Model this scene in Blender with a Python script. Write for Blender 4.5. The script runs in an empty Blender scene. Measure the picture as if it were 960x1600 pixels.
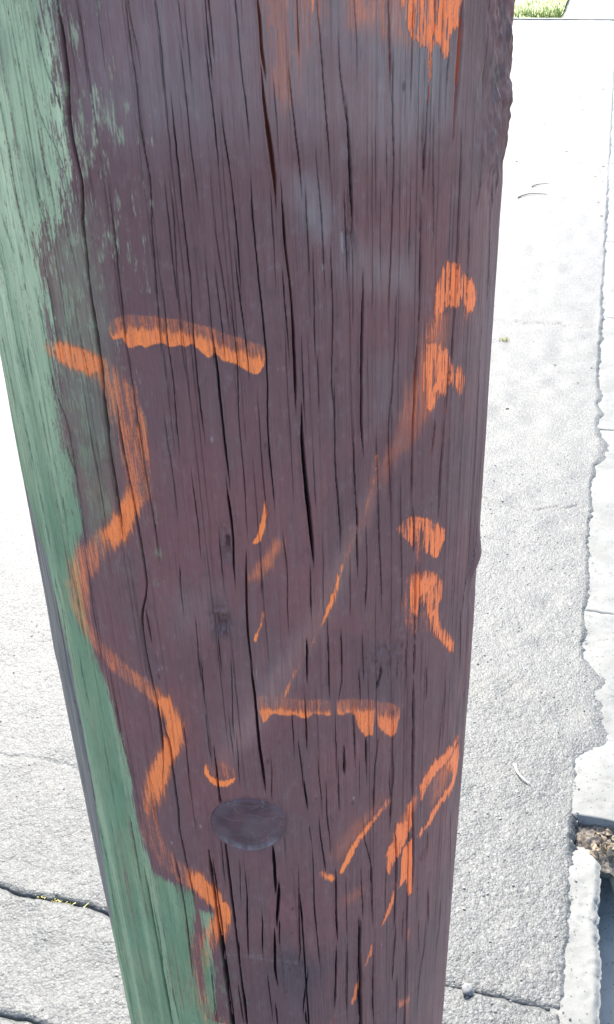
import bpy, math, random
import numpy as np
from mathutils import Vector, Matrix

# ------------------------------------------------------------------ camera, sky, sun, exposure
scene = bpy.context.scene
CAM_D, CAM_H = 0.5580, 1.45                      # metres from the pole axis, eye height
PITCH, YAW, ROLL = 0.56681, -0.05479, -0.02907
cam_data = bpy.data.cameras.new('camera')
cam_data.sensor_fit = 'VERTICAL'
cam_data.sensor_height = 24.0
cam_data.lens = 24.0
cam_data.clip_start = 0.02
cam_data.clip_end = 2000.0
camera = bpy.data.objects.new('camera', cam_data)
scene.collection.objects.link(camera)
camera.matrix_world = (Matrix.Translation((0, -CAM_D, CAM_H)) @ Matrix.Rotation(YAW, 4, 'Z')
                       @ Matrix.Rotation(math.pi / 2 - PITCH, 4, 'X') @ Matrix.Rotation(ROLL, 4, 'Z'))
scene.camera = camera

SUN_EL, SUN_AZ = math.radians(47.0), math.radians(-11.0)      # azimuth clockwise from +Y
world = bpy.data.worlds.new('World')
scene.world = world
world.use_nodes = True
wn = world.node_tree
wn.nodes.clear()
sky = wn.nodes.new('ShaderNodeTexSky')
sky.sky_type = 'NISHITA'
sky.sun_disc = False
sky.sun_elevation = SUN_EL
sky.sun_rotation = SUN_AZ
sky.air_density = 1.0
sky.dust_density = 2.5
sky.ozone_density = 1.0
bgn = wn.nodes.new('ShaderNodeBackground')
bgn.inputs['Strength'].default_value = 0.15
wout = wn.nodes.new('ShaderNodeOutputWorld')
wn.links.new(sky.outputs[0], bgn.inputs[0])
wn.links.new(bgn.outputs[0], wout.inputs[0])

sun_data = bpy.data.lights.new('sun', 'SUN')
sun_data.energy = 3.0
sun_data.angle = math.radians(0.53)
sun_data.color = (1.0, 0.95, 0.87)
sun = bpy.data.objects.new('sun', sun_data)
scene.collection.objects.link(sun)
sdir = Vector((math.sin(SUN_AZ) * math.cos(SUN_EL), math.cos(SUN_AZ) * math.cos(SUN_EL), math.sin(SUN_EL)))
sun.rotation_euler = sdir.to_track_quat('Z', 'Y').to_euler()
sun.location = sdir * 20

scene.view_settings.view_transform = 'Standard'
scene.view_settings.look = 'None'
scene.view_settings.exposure = 2.1
scene.view_settings.gamma = 1.0
scene.view_settings.use_curve_mapping = False

rng = np.random.default_rng(11)
random.seed(5)

# ------------------------------------------------------------------ helpers
def _h(ix, iy, seed):
    x = (ix.astype(np.int64) * 374761393 + iy.astype(np.int64) * 668265263 + seed * 974634777) & 0xffffffff
    x = ((x ^ (x >> 13)) * 1274126177) & 0xffffffff
    x = ((x ^ (x >> 16)) * 2246822519) & 0xffffffff
    return ((x ^ (x >> 15)) & 0xffffff).astype(np.float32) / np.float32(0xffffff)

def n2(x, y, seed=0):
    """value noise, 0..1"""
    x, y = np.broadcast_arrays(x, y)
    fx, fy = np.floor(x), np.floor(y)
    ix, iy = fx.astype(np.int64), fy.astype(np.int64)
    u = (x - fx).astype(np.float32); v = (y - fy).astype(np.float32)
    u = u * u * (3 - 2 * u); v = v * v * (3 - 2 * v)
    a = _h(ix, iy, seed); b = _h(ix + 1, iy, seed); c = _h(ix, iy + 1, seed); d = _h(ix + 1, iy + 1, seed)
    return (a + (b - a) * u) * (1 - v) + (c + (d - c) * u) * v

def sstep(a, b, x):
    t = np.clip((x - a) / (b - a), 0, 1)
    return t * t * (3 - 2 * t)

def link(o, parent=None):
    scene.collection.objects.link(o)
    if parent is not None:
        o.parent = parent
    return o

def tag(o, label=None, cat=None, group=None, kind=None):
    if label: o['label'] = label
    if cat: o['category'] = cat
    if group: o['group'] = group
    if kind: o['kind'] = kind
    return o

def empty(name, loc=(0, 0, 0)):
    o = bpy.data.objects.new(name, None)
    o.empty_display_size = 0.1
    o.location = loc
    return link(o)

def mesh_np(name, verts, quads, mat, parent=None, smooth=True, attrs=None):
    """verts (N,3), quads (M,4) int"""
    me = bpy.data.meshes.new(name)
    verts = np.ascontiguousarray(verts, dtype=np.float32)
    quads = np.ascontiguousarray(quads, dtype=np.int32)
    m = len(quads)
    me.vertices.add(len(verts)); me.vertices.foreach_set('co', verts.ravel())
    me.loops.add(m * 4); me.loops.foreach_set('vertex_index', quads.ravel())
    me.polygons.add(m)
    me.polygons.foreach_set('loop_start', np.arange(0, m * 4, 4, dtype=np.int32))
    me.polygons.foreach_set('loop_total', np.full(m, 4, dtype=np.int32))
    me.polygons.foreach_set('use_smooth', np.full(m, smooth, dtype=bool))
    me.update(calc_edges=True)
    for k, a in (attrs or {}).items():
        at = me.attributes.new(k, 'FLOAT', 'POINT')
        at.data.foreach_set('value', np.ascontiguousarray(a, dtype=np.float32).ravel())
    me.materials.append(mat)
    return link(bpy.data.objects.new(name, me), parent)

def mesh_py(name, verts, faces, mat, parent=None, smooth=False):
    me = bpy.data.meshes.new(name)
    me.from_pydata([tuple(v) for v in verts], [], faces)
    me.update()
    if smooth:
        me.polygons.foreach_set('use_smooth', [True] * len(me.polygons))
    me.materials.append(mat)
    return link(bpy.data.objects.new(name, me), parent)

def grid_quads(nr, nc, wrap=False):
    c = np.arange(nc if wrap else nc - 1)
    r = np.arange(nr - 1)
    R, C = np.meshgrid(r, c, indexing='ij')
    C2 = (C + 1) % nc
    return np.stack([R * nc + C, R * nc + C2, (R + 1) * nc + C2, (R + 1) * nc + C], -1).reshape(-1, 4)

class Mat:
    """small node-building helper"""
    def __init__(self, name):
        self.m = bpy.data.materials.new(name); self.m.use_nodes = True
        self.t = self.m.node_tree; self.t.nodes.clear()
        self.b = self.t.nodes.new('ShaderNodeBsdfPrincipled')
        o = self.t.nodes.new('ShaderNodeOutputMaterial')
        self.t.links.new(self.b.outputs[0], o.inputs[0])
        tc = self.t.nodes.new('ShaderNodeTexCoord'); self.obj = tc.outputs['Object']
    def n(self, k, **kw):
        x = self.t.nodes.new(k)
        for a, v in kw.items(): setattr(x, a, v)
        return x
    def put(self, sock, v):
        if isinstance(v, bpy.types.NodeSocket): self.t.links.new(v, sock)
        elif isinstance(v, tuple) and len(v) == 3 and sock.type == 'RGBA': sock.default_value = (*v, 1)
        else: sock.default_value = v
    def attr(self, name):
        return self.n('ShaderNodeAttribute', attribute_name=name).outputs['Fac']
    def noise(self, scale, detail=3.0, rough=0.6, vec=None, out=0):
        x = self.n('ShaderNodeTexNoise')
        x.inputs['Scale'].default_value = scale; x.inputs['Detail'].default_value = detail; x.inputs['Roughness'].default_value = rough
        self.put(x.inputs['Vector'], vec or self.obj)
        return x.outputs[out]
    def vor(self, scale, out='Distance', feature='F1', vec=None):
        x = self.n('ShaderNodeTexVoronoi', feature=feature); x.inputs['Scale'].default_value = scale
        self.put(x.inputs['Vector'], vec or self.obj)
        return x.outputs[out]
    def scaled(self, s):
        x = self.n('ShaderNodeMapping'); x.inputs['Scale'].default_value = s
        self.put(x.inputs['Vector'], self.obj)
        return x.outputs[0]
    def mix(self, f, a, b, mode='MIX'):
        x = self.n('ShaderNodeMix', data_type='RGBA', blend_type=mode)
        self.put(x.inputs[0], f); self.put(x.inputs[6], a); self.put(x.inputs[7], b)
        return x.outputs[2]
    def math(self, op, a, b=0.0, clamp=False):
        x = self.n('ShaderNodeMath', operation=op, use_clamp=clamp)
        self.put(x.inputs[0], a); self.put(x.inputs[1], b)
        return x.outputs[0]
    def ramp(self, f, lo, hi, a=0.0, b=1.0):
        x = self.n('ShaderNodeMapRange', interpolation_type='SMOOTHSTEP')
        self.put(x.inputs[0], f)
        for i, v in enumerate((lo, hi, a, b)): x.inputs[i + 1].default_value = v
        return x.outputs[0]
    def bump(self, h, strength, dist):
        x = self.n('ShaderNodeBump'); x.inputs['Strength'].default_value = strength; x.inputs['Distance'].default_value = dist
        self.put(x.inputs['Height'], h)
        if self.b.inputs['Normal'].is_linked:
            self.t.links.new(self.b.inputs['Normal'].links[0].from_socket, x.inputs['Normal'])
        self.t.links.new(x.outputs[0], self.b.inputs['Normal'])
    def done(self, col, rough=0.8, spec=0.4):
        self.put(self.b.inputs['Base Color'], col); self.put(self.b.inputs['Roughness'], rough)
        self.put(self.b.inputs['Specular IOR Level'], spec)
        return self.m

# ------------------------------------------------------------------ materials
def mat_pole():
    M = Mat('painted_weathered_wood')
    fine = M.noise(1.0, 4, .65, M.scaled((1500, 1500, 60)))
    fib = M.noise(1.0, 4, .65, M.scaled((520, 520, 11)))
    low = M.noise(9, 4, .6)
    mid = M.noise(1.0, 4, .6, M.scaled((60, 60, 14)))
    c = M.mix(M.ramp(low, .38, .62), (.140, .066, .068), (.182, .073, .071))
    c = M.mix(M.ramp(mid, .42, .8), c, (.142, .078, .077))
    c = M.mix(M.math('MULTIPLY', M.ramp(fib, .52, .74), .3), c, (.205, .138, .132))
    mot = M.noise(1.0, 6, .7, M.scaled((230, 230, 110)))
    c = M.mix(M.ramp(mot, .52, .72, 0, .42), c, (.215, .150, .150))
    c = M.mix(M.ramp(mot, .30, .46, .38, 0), c, (.070, .038, .042))
    c = M.mix(M.math('MULTIPLY', M.attr('glare_scuff'), M.ramp(mid, .1, .7, .55, 1.0)), c, (.27, .235, .228))  # painted glare on the upper pole, along with pale overspray, scuffs and scratches
    g = M.mix(M.ramp(low, .36, .64), (.095, .178, .090), (.205, .265, .145))
    g = M.mix(M.ramp(mid, .4, .66), g, (.145, .236, .132))
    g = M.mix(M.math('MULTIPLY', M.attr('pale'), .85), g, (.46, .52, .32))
    g = M.mix(M.math('MULTIPLY', M.ramp(fib, .52, .78), .45), g, (.07, .10, .062))
    g = M.mix(M.math('MULTIPLY', M.ramp(fine, .55, .8), .3), g, (.33, .39, .26))
    g = M.mix(M.ramp(mot, .30, .47, .45, 0), g, (.075, .120, .075))
    c = M.mix(M.attr('green'), c, g)
    bare = M.mix(M.ramp(fib, .3, .7), (.10, .095, .085), (.21, .195, .175))
    c = M.mix(M.attr('bare'), c, bare)
    o = M.mix(M.attr('coral'), (.95, .228, .058), (.95, .215, .070))
    o = M.mix(M.math('MULTIPLY', M.ramp(fine, .5, .8), .35), o, (.93, .38, .16))
    c = M.mix(M.attr('orange'), c, o)
    c = M.mix(M.math('MULTIPLY', M.attr('dirt_shade'), .8), c, (.045, .042, .05))
    c = M.mix(M.math('ADD', M.ramp(fine, .30, .46, .32, 0), M.ramp(fib, .30, .42, .26, 0), True), c, (.034, .026, .028))
    sp = M.n('ShaderNodeSeparateColor'); sv = M.scaled((150, 150, 70)); M.put(sp.inputs[0], M.vor(1.0, 'Color', vec=sv))
    c = M.mix(M.math('MULTIPLY', M.ramp(sp.outputs[0], .955, .97), M.ramp(M.vor(1.0, 'Distance', vec=sv), .06, .16, .5, 0)), c, (.30, .27, .27))
    c = M.mix(M.math('MULTIPLY', M.ramp(sp.outputs[1], .94, .96), M.ramp(M.vor(1.0, 'Distance', vec=sv), .06, .2, .6, 0)), c, (.03, .024, .026))
    ins = M.mix(M.attr('tint'), (.026, .019, .021), (.50, .085, .02))
    c = M.mix(M.attr('inside'), c, ins)
    M.bump(fib, .28, .0012)
    M.bump(fine, .6, .0005)
    r = M.ramp(mid, .3, .7, .5, .68)
    return M.done(c, r, .35)

def mat_knot():
    M = Mat('dark_painted_knot')
    low = M.noise(60, 4, .6); fine = M.noise(600, 3, .6)
    c = M.mix(M.ramp(low, .35, .65), (.072, .039, .043), (.104, .053, .057))
    c = M.mix(M.attr('glare_scuff'), c, (.19, .165, .185))
    M.bump(fine, .4, .0004)
    return M.done(c, .6, .25)

def mat_asphalt(name, a, b, dark, light, sc=230.0, rough=.58, spec=.6):
    M = Mat(name)
    cell = M.vor(sc, 'Color'); sep = M.n('ShaderNodeSeparateColor'); M.put(sep.inputs[0], cell)
    dist = M.vor(sc, 'Distance')
    cell2 = M.vor(sc * 2.6, 'Distance')
    low = M.noise(2.2, 5, .62); mid = M.noise(26, 4, .6); fine = M.noise(420, 3, .6)
    c = M.mix(M.ramp(low, .35, .65), a, b)
    c = M.mix(M.math('MULTIPLY', M.ramp(mid, .42, .72), .45), c, light)
    c = M.mix(M.math('MULTIPLY', M.ramp(sep.outputs[0], .70, .85), .75), c, light)
    c = M.mix(M.math('MULTIPLY', M.ramp(sep.outputs[1], .76, .86), .75), c, dark)
    big = M.n('ShaderNodeSeparateColor'); M.put(big.inputs[0], M.vor(sc * .42, 'Color')); bd = M.vor(sc * .42, 'Distance')
    c = M.mix(M.math('MULTIPLY', M.ramp(big.outputs[2], .90, .94), M.ramp(bd, .25, .45, .8, 0)), c, tuple(x * 1.4 for x in light))
    c = M.mix(M.math('MULTIPLY', M.ramp(big.outputs[0], .93, .96), M.ramp(bd, .2, .4, .8, 0)), c, dark)
    c = M.mix(M.math('MULTIPLY', M.ramp(dist, .5, .8), .55), c, dark)
    c = M.mix(M.math('MULTIPLY', M.ramp(fine, .34, .5, 1, 0), .3), c, dark)
    c = M.mix(M.ramp(M.noise(3.1, 5, .65), .56, .72, 0, .35), c, tuple(x * k for x, k in zip(light, (.86, .80, .68))))
    h = M.math('SUBTRACT', M.math('MULTIPLY', fine, .35), dist)
    M.bump(h, .45, .0022)
    M.bump(M.math('MULTIPLY', cell2, -1.0), .4, .0012)
    return M.done(c, rough, spec)

def mat_concrete(name, a, b, dark):
    M = Mat(name)
    low = M.noise(7, 5, .6); mid = M.noise(70, 4, .6); fine = M.noise(500, 3, .6); pit = M.vor(95, 'Distance')
    c = M.mix(M.ramp(low, .35, .65), a, b)
    c = M.mix(M.math('MULTIPLY', M.ramp(mid, .55, .75), .4), c, dark)
    c = M.mix(M.ramp(pit, .09, .19, .8, 0), c, dark)
    M.bump(M.math('ADD', mid, M.math('MULTIPLY', fine, .4)), .5, .002)
    return M.done(c, .8, .4)

def mat_plain(name, a, b, sc=40, rough=.75, spec=.3):
    M = Mat(name)
    return M.done(M.mix(M.ramp(M.noise(sc, 3, .6), .35, .65), a, b), rough, spec)

POLE = mat_pole()
KNOT = mat_knot()
PAVE = mat_asphalt('weathered_pale_asphalt', (.043, .0475, .0445), (.060, .064, .060), (.022, .0235, .0235), (.092, .096, .090))
ROAD = mat_asphalt('grey_road_asphalt', (.085, .09, .095), (.11, .115, .12), (.035, .037, .04), (.2, .2, .2), 120, .8, .35)
CONC = mat_concrete('pale_kerb_concrete', (.125, .127, .117), (.17, .172, .158), (.045, .045, .042))
GUTT = mat_concrete('grey_gutter_concrete', (.15, .165, .162), (.20, .215, .208), (.05, .055, .058))  # grey-green concrete of the gutter slabs
BED = mat_plain('dark_joint_grit', (.035, .035, .03), (.07, .066, .058), 160, .95, .1)
SOIL = mat_plain('dry_soil', (.13, .10, .07), (.2, .16, .12), 12, .95, .1)
LEAF = mat_plain('dry_leaf_brown', (.16, .12, .075), (.30, .235, .16), 55, .7)
STRAW = mat_plain('dry_straw', (.56, .52, .42), (.68, .64, .54), 80, .65)
WEED = mat_plain('yellow_weed', (.40, .37, .08), (.62, .55, .24), 90, .7)
GRASS = mat_plain('sunny_grass', (.17, .22, .06), (.30, .34, .12), 3, .6, .3)
STONE = mat_plain('loose_stone', (.10, .10, .10), (.20, .20, .195), 90, .75)

# ------------------------------------------------------------------ the ground; path frame: e along the kerb, n across it (towards the road)
EA = math.radians(18.72)
EV = np.array([math.sin(EA), math.cos(EA)]); NV = np.array([math.cos(EA), -math.sin(EA)])
def W3(n, e, z):
    n = np.asarray(n, float); e = np.asarray(e, float)
    return np.stack(np.broadcast_arrays(n * NV[0] + e * EV[0], n * NV[1] + e * EV[1], np.asarray(z, float)), -1)

def sheet(name, n0, n1, e0, e1, z, mat, nn=2, ne=2):
    N, E_ = np.meshgrid(np.linspace(n0, n1, nn), np.linspace(e0, e1, ne))
    return mesh_np(name, W3(N, E_, z).reshape(-1, 3), grid_quads(ne, nn), mat)

tag(sheet('ground', -300, 300, -300, 300, -0.30, SOIL), kind='structure')
tag(sheet('road', .80, 8.2, -60, 90, -0.145, ROAD, 20, 40), kind='structure')
tag(sheet('far_verge', 8.2, 60, -60, 90, -0.10, GRASS), kind='structure')

def pave_edge(e):
    """ragged road-side edge of the asphalt, where it laps the kerb"""
    e = np.asarray(e, float)
    r = .303 + .012 * (n2(e * 22, e * 0, 3) - .5) + .010 * (n2(e * 75, e * 0, 4) - .5) + .006 * (n2(e * 200, e * 0, 5) - .5)
    r += .085 * sstep(.93, .99, e) * (1 - sstep(1.16, 1.24, e)) * (.7 + .5 * n2(e * 18, e * 0, 6))
    r += .05 * sstep(2.0, 2.1, e) * (1 - sstep(2.5, 2.6, e)) * n2(e * 15, e * 0, 7)
    return r

def pave_height(N, E_):
    h = .010 * (n2(N * 2.2, E_ * 2.2, 20) - .5) + .0045 * (n2(N * 19, E_ * 19, 21) - .5)
    near = 1 - sstep(1.1, 2.3, E_)                                  # beyond that the grain is finer than the sheet
    h += near * (.0010 * (n2(N * 85, E_ * 85, 22) - .5) + .0011 * (n2(N * 190, E_ * 190, 23) - .5) + .0012 * (n2(N * 380, E_ * 380, 24) - .5))
    # hairline cracks across the path
    for ec, amp, ph, lo, hi, wd, dp in ((.690, .02, 31, -1.2, -.52, .003, .0022), (1.83, .05, 32, -.2, .3, .004, .004), (3.1, .06, 33, -.3, .3, .006, .005),):
        c = ec + amp * (n2(N * 7, N * 0, ph) - .5) + .35 * amp * (n2(N * 40, N * 0, ph + 1) - .5)
        win = sstep(lo, lo + .05, N) * (1 - sstep(hi - .05, hi, N))
        h -= dp * win * np.exp(-((E_ - c) / wd) ** 2)
    return h

pavement = tag(empty('pavement'), kind='structure')
def spaced(knots):
    out = []
    for a, b, st in knots:
        out.append(np.arange(a, b - st * .5, st))
    out.append(np.array([knots[-1][1]]))
    return np.concatenate(out)
COLS = spaced([(-14, -2.4, 1.0), (-2.4, -1.0, .05), (-1.0, -.30, .0045), (-.30, -.02, .008), (-.02, .27, .0032)])
COLS = np.concatenate([COLS, np.linspace(.27, 1.0, 16)[1:]])      # last ones are stretched to the ragged edge
def slab(rows, front, back):
    E_, N = np.meshgrid(rows, COLS, indexing='ij')
    ed = pave_edge(rows)[:, None]
    t = np.clip((N - .27) / .73, 0, 1)
    Nn = np.where(N > .27, .27 + (ed - .27) * t, N)
    # ragged joint edges
    k = len(rows)
    wob = .010 * (n2(Nn * 14, Nn * 0 + 1, 41) - .5) + .006 * (n2(Nn * 60, Nn * 0 + 1, 42) - .5)
    Ew = E_.copy()
    if front: Ew += (wob * (.4 + .6 * sstep(0, -.25, Nn)) - .0006 + .0020 * sstep(.0, -.25, Nn) + .0014 * n2(Nn * 90, Nn * 0, 43)) * np.clip(1 - (E_ - rows[0]) / .03, 0, 1)
    if back: Ew += (wob * (.4 + .6 * sstep(0, -.25, Nn)) + .0006 - .0020 * sstep(.0, -.25, Nn) - .0014 * n2(Nn * 90, Nn * 0, 44)) * np.clip(1 - (rows[-1] - E_) / .03, 0, 1)
    Z = pave_height(Nn, Ew)
    Z -= .014 * np.clip((t - .35) / .65, 0, 1) ** 1.6
    if front: Z -= .004 * np.clip(1 - (E_ - rows[0]) / .008, 0, 1)
    if back: Z -= .004 * np.clip(1 - (rows[-1] - E_) / .008, 0, 1)
    V = W3(Nn, Ew, Z)
    # skirts
    lastc = V[:, -1:, :].copy(); lastc[..., 2] = -.06
    V = np.concatenate([V, lastc], 1)
    f = V[:1].copy(); f[..., 2] = -.08; b = V[-1:].copy(); b[..., 2] = -.08
    V = np.concatenate([f, V, b], 0)
    nr, nc = V.shape[:2]
    return mesh_np('slab', V.reshape(-1, 3), grid_quads(nr, nc), PAVE, pavement)
slab(spaced([(-14, -1.0, 1.0), (-1.0, .0, .05), (.0, .208, .0045)]), False, True)
slab(spaced([(.208, .415, .0032)]), True, True)
slab(spaced([(.415, 1.15, .0034), (1.15, 1.9, .0058), (1.9, 3.2, .011), (3.2, 6, .03), (6, 11.3, .12)]), True, False)
bed = sheet('joint_bed', -14, .285, -14, 11.3, -.016, BED); bed.parent = pavement
# footpath strip that goes on past the lawn
R2 = spaced([(11.42, 14, .2), (14, 60, 2)])
E_, N = np.meshgrid(R2, np.linspace(-.27, .30, 12), indexing='ij')
fp = W3(N, E_, .004 * (n2(N * 8, E_ * 8, 50) - .5))
tag(mesh_np('footpath', fp.reshape(-1, 3), grid_quads(*fp.shape[:2]), PAVE), kind='structure')
mesh_py('edging_strip', np.concatenate([W3([-14, .30, .30, -14], [11.3, 11.3, 11.42, 11.42], -.03), W3([-14, .30, .30, -14], [11.31, 11.31, 11.40, 11.40], .012)]),
        [(4, 5, 6, 7), (0, 1, 5, 4), (2, 3, 7, 6), (1, 2, 6, 5), (3, 0, 4, 7)], CONC, pavement)

# lawn and its grass
LN, LE = np.linspace(-14, -.27, 40), np.linspace(11.42, 45, 60)
E_, N = np.meshgrid(LE, LN, indexing='ij')
lz = .03 + .05 * (n2(N * .8, E_ * .8, 60) - .5) - .03 * (1 - sstep(11.42, 12.0, E_))
tag(mesh_np('lawn', W3(N, E_, lz).reshape(-1, 3), grid_quads(60, 40), GRASS), kind='structure')
cnt = 16000
bn = -.28 - 5.5 * rng.random(cnt) ** 1.3; be = 11.44 + 6.0 * rng.random(cnt) ** 1.4
bh = .035 + .05 * rng.random(cnt); ba = rng.random(cnt) * 6.28; bl = .03 * rng.normal(size=(cnt, 2))
base = W3(bn, be, .0)
ux = np.stack([np.cos(ba), np.sin(ba), 0 * ba], -1) * .006
tip = base + np.stack([bl[:, 0], bl[:, 1], bh], -1)
gv = np.stack([base - ux, base + ux, tip + ux * .15, tip - ux * .15], 1).reshape(-1, 3)
tag(mesh_np('grass', gv, np.arange(cnt * 4).reshape(-1, 4), GRASS), 'sunlit yellow green lawn grass beside the far footpath', 'grass', kind='stuff')

# kerb: pale stones, the nearest broken to a narrow sliver; gutter slabs below
kerb = tag(empty('kerb'), kind='structure')
def kerb_stone(e0, e1, n0, n1, ztop, seed, ragged, round_far=0.0, seg=None):
    ne = seg or max(20, int((e1 - e0) / .012)); prof_n = np.concatenate([[0, 0], np.linspace(.0, 1, 18), [1, 1]])
    es = np.linspace(e0, e1, ne)
    V = np.zeros((ne, len(prof_n), 3))
    E_, P = np.meshgrid(es, prof_n, indexing='ij')
    rg = ragged * (.6 * (n2(E_ * 14, E_ * 0, seed) - .5) + .35 * (n2(E_ * 95, E_ * 0, seed + 1) - .5) + .35 * (n2(E_ * 260, E_ * 0, seed + 5) - .5))
    N = n0 + (n1 - n0) * P + rg * P
    chip = .006 * sstep(.66, .72, n2(E_ * 60, E_ * 0, seed + 7)) * n2(E_ * 240, E_ * 0, seed + 8) if ragged > .008 else 0
    N = N - chip * sstep(.55, 1, P)
    Z = np.full_like(N, ztop)
    Z += .0012 * (n2(N * 160, E_ * 160, seed + 2) - .5) + .003 * (n2(N * 30, E_ * 30, seed + 3) - .5) - .002 * sstep(.80, .88, n2(N * 110, E_ * 110, seed + 6))
    Z -= .010 * sstep(.80, 1.0, P) ** 2 * (.6 + .8 * n2(E_ * 40, E_ * 0, seed + 4))
    if round_far:
        q = np.clip((E_ - (e1 - .10)) / .10, 0, 1)
        Z -= .045 * q ** 2.2
        N = np.where(P > .3, N - (P - .3) * .030 * q ** 2, N)
    Z[:, :1] = -.26; Z[:, -1:] = -.26
    V = W3(N, E_, Z)
    nr, nc = V.shape[:2]
    f = V[:1].copy(); f[..., 2] = -.26; b = V[-1:].copy(); b[..., 2] = -.26
    V = np.concatenate([f, V, b], 0)
    return mesh_np('kerb_stone', V.reshape(-1, 3), grid_quads(nr + 2, nc), CONC, kerb)
kerb_stone(-.75, -.02, .270, .343, -.004, 70, .010)
kerb_stone(-.012, .775, .270, .340, -.004, 75, .010, round_far=1, seg=160)
kerb_stone(.800, 1.4025, .285, .455, -.004, 80, .006, seg=110)
e = 1.405
k = 0
while e < 11.2:
    kerb_stone(e, e + .898, .285, .455, -.004 - .001 * rng.random(), 85 + 5 * k, .006); e += .90; k += 1
while e < 30:
    kerb_stone(e, e + .89, .285, .455, -.006, 85 + 5 * k, .004, seg=14); e += .90; k += 1
e = -.765
for _ in range(6):
    kerb_stone(e - .9, e - .01, .285, .455, -.006, 300 + k, .004, seg=14); e -= .9; k += 1

# dirt and crumbs packed into the break between the two kerb stones
ge, gn = np.linspace(.715, .803, 40), np.linspace(.296, .47, 60)
E_, N = np.meshgrid(ge, gn, indexing='ij')
gz = -.022 - .045 * sstep(.325, .45, N) - .012 * sstep(.775, .72, E_) + .010 * (n2(N * 70, E_ * 70, 90) - .5) + .008 * (n2(N * 220, E_ * 220, 91) - .5)
mesh_np('packed_dirt', W3(N, E_, gz).reshape(-1, 3), grid_quads(40, 60), mat_plain('pale_grit', (.065, .055, .045), (.15, .135, .115), 170, .95, .1), kerb)
gutter = tag(empty('gutter'), kind='structure')
def gslab(e0, e1, seed, ne=30):
    es = np.linspace(e0, e1, ne); ns = np.linspace(.30, .80, 40)
    E_, N = np.meshgrid(es, ns, indexing='ij')
    Ew = E_ + .012 * (n2(N * 40, N * 0, seed) - .5) * ((E_ == es[0]) | (E_ == es[-1]))
    Z = -.155 + .006 * (n2(N * 12, E_ * 12, seed + 1) - .5) + .003 * (n2(N * 60, E_ * 60, seed + 2) - .5) + .01 * (N - .3)
    V = W3(N, Ew, Z); f = V[:1].copy(); f[..., 2] = -.29; b = V[-1:].copy(); b[..., 2] = -.29
    V = np.concatenate([f, V, b], 0)
    mesh_np('gutter_slab', V.reshape(-1, 3), grid_quads(ne + 2, 40), GUTT, gutter)
for i, (a, b) in enumerate([(-6, -.6), (-.59, .475), (.49, 1.4), (1.41, 6), (6.01, 30)]):
    gslab(a, b, 400 + 4 * i, 60)

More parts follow.
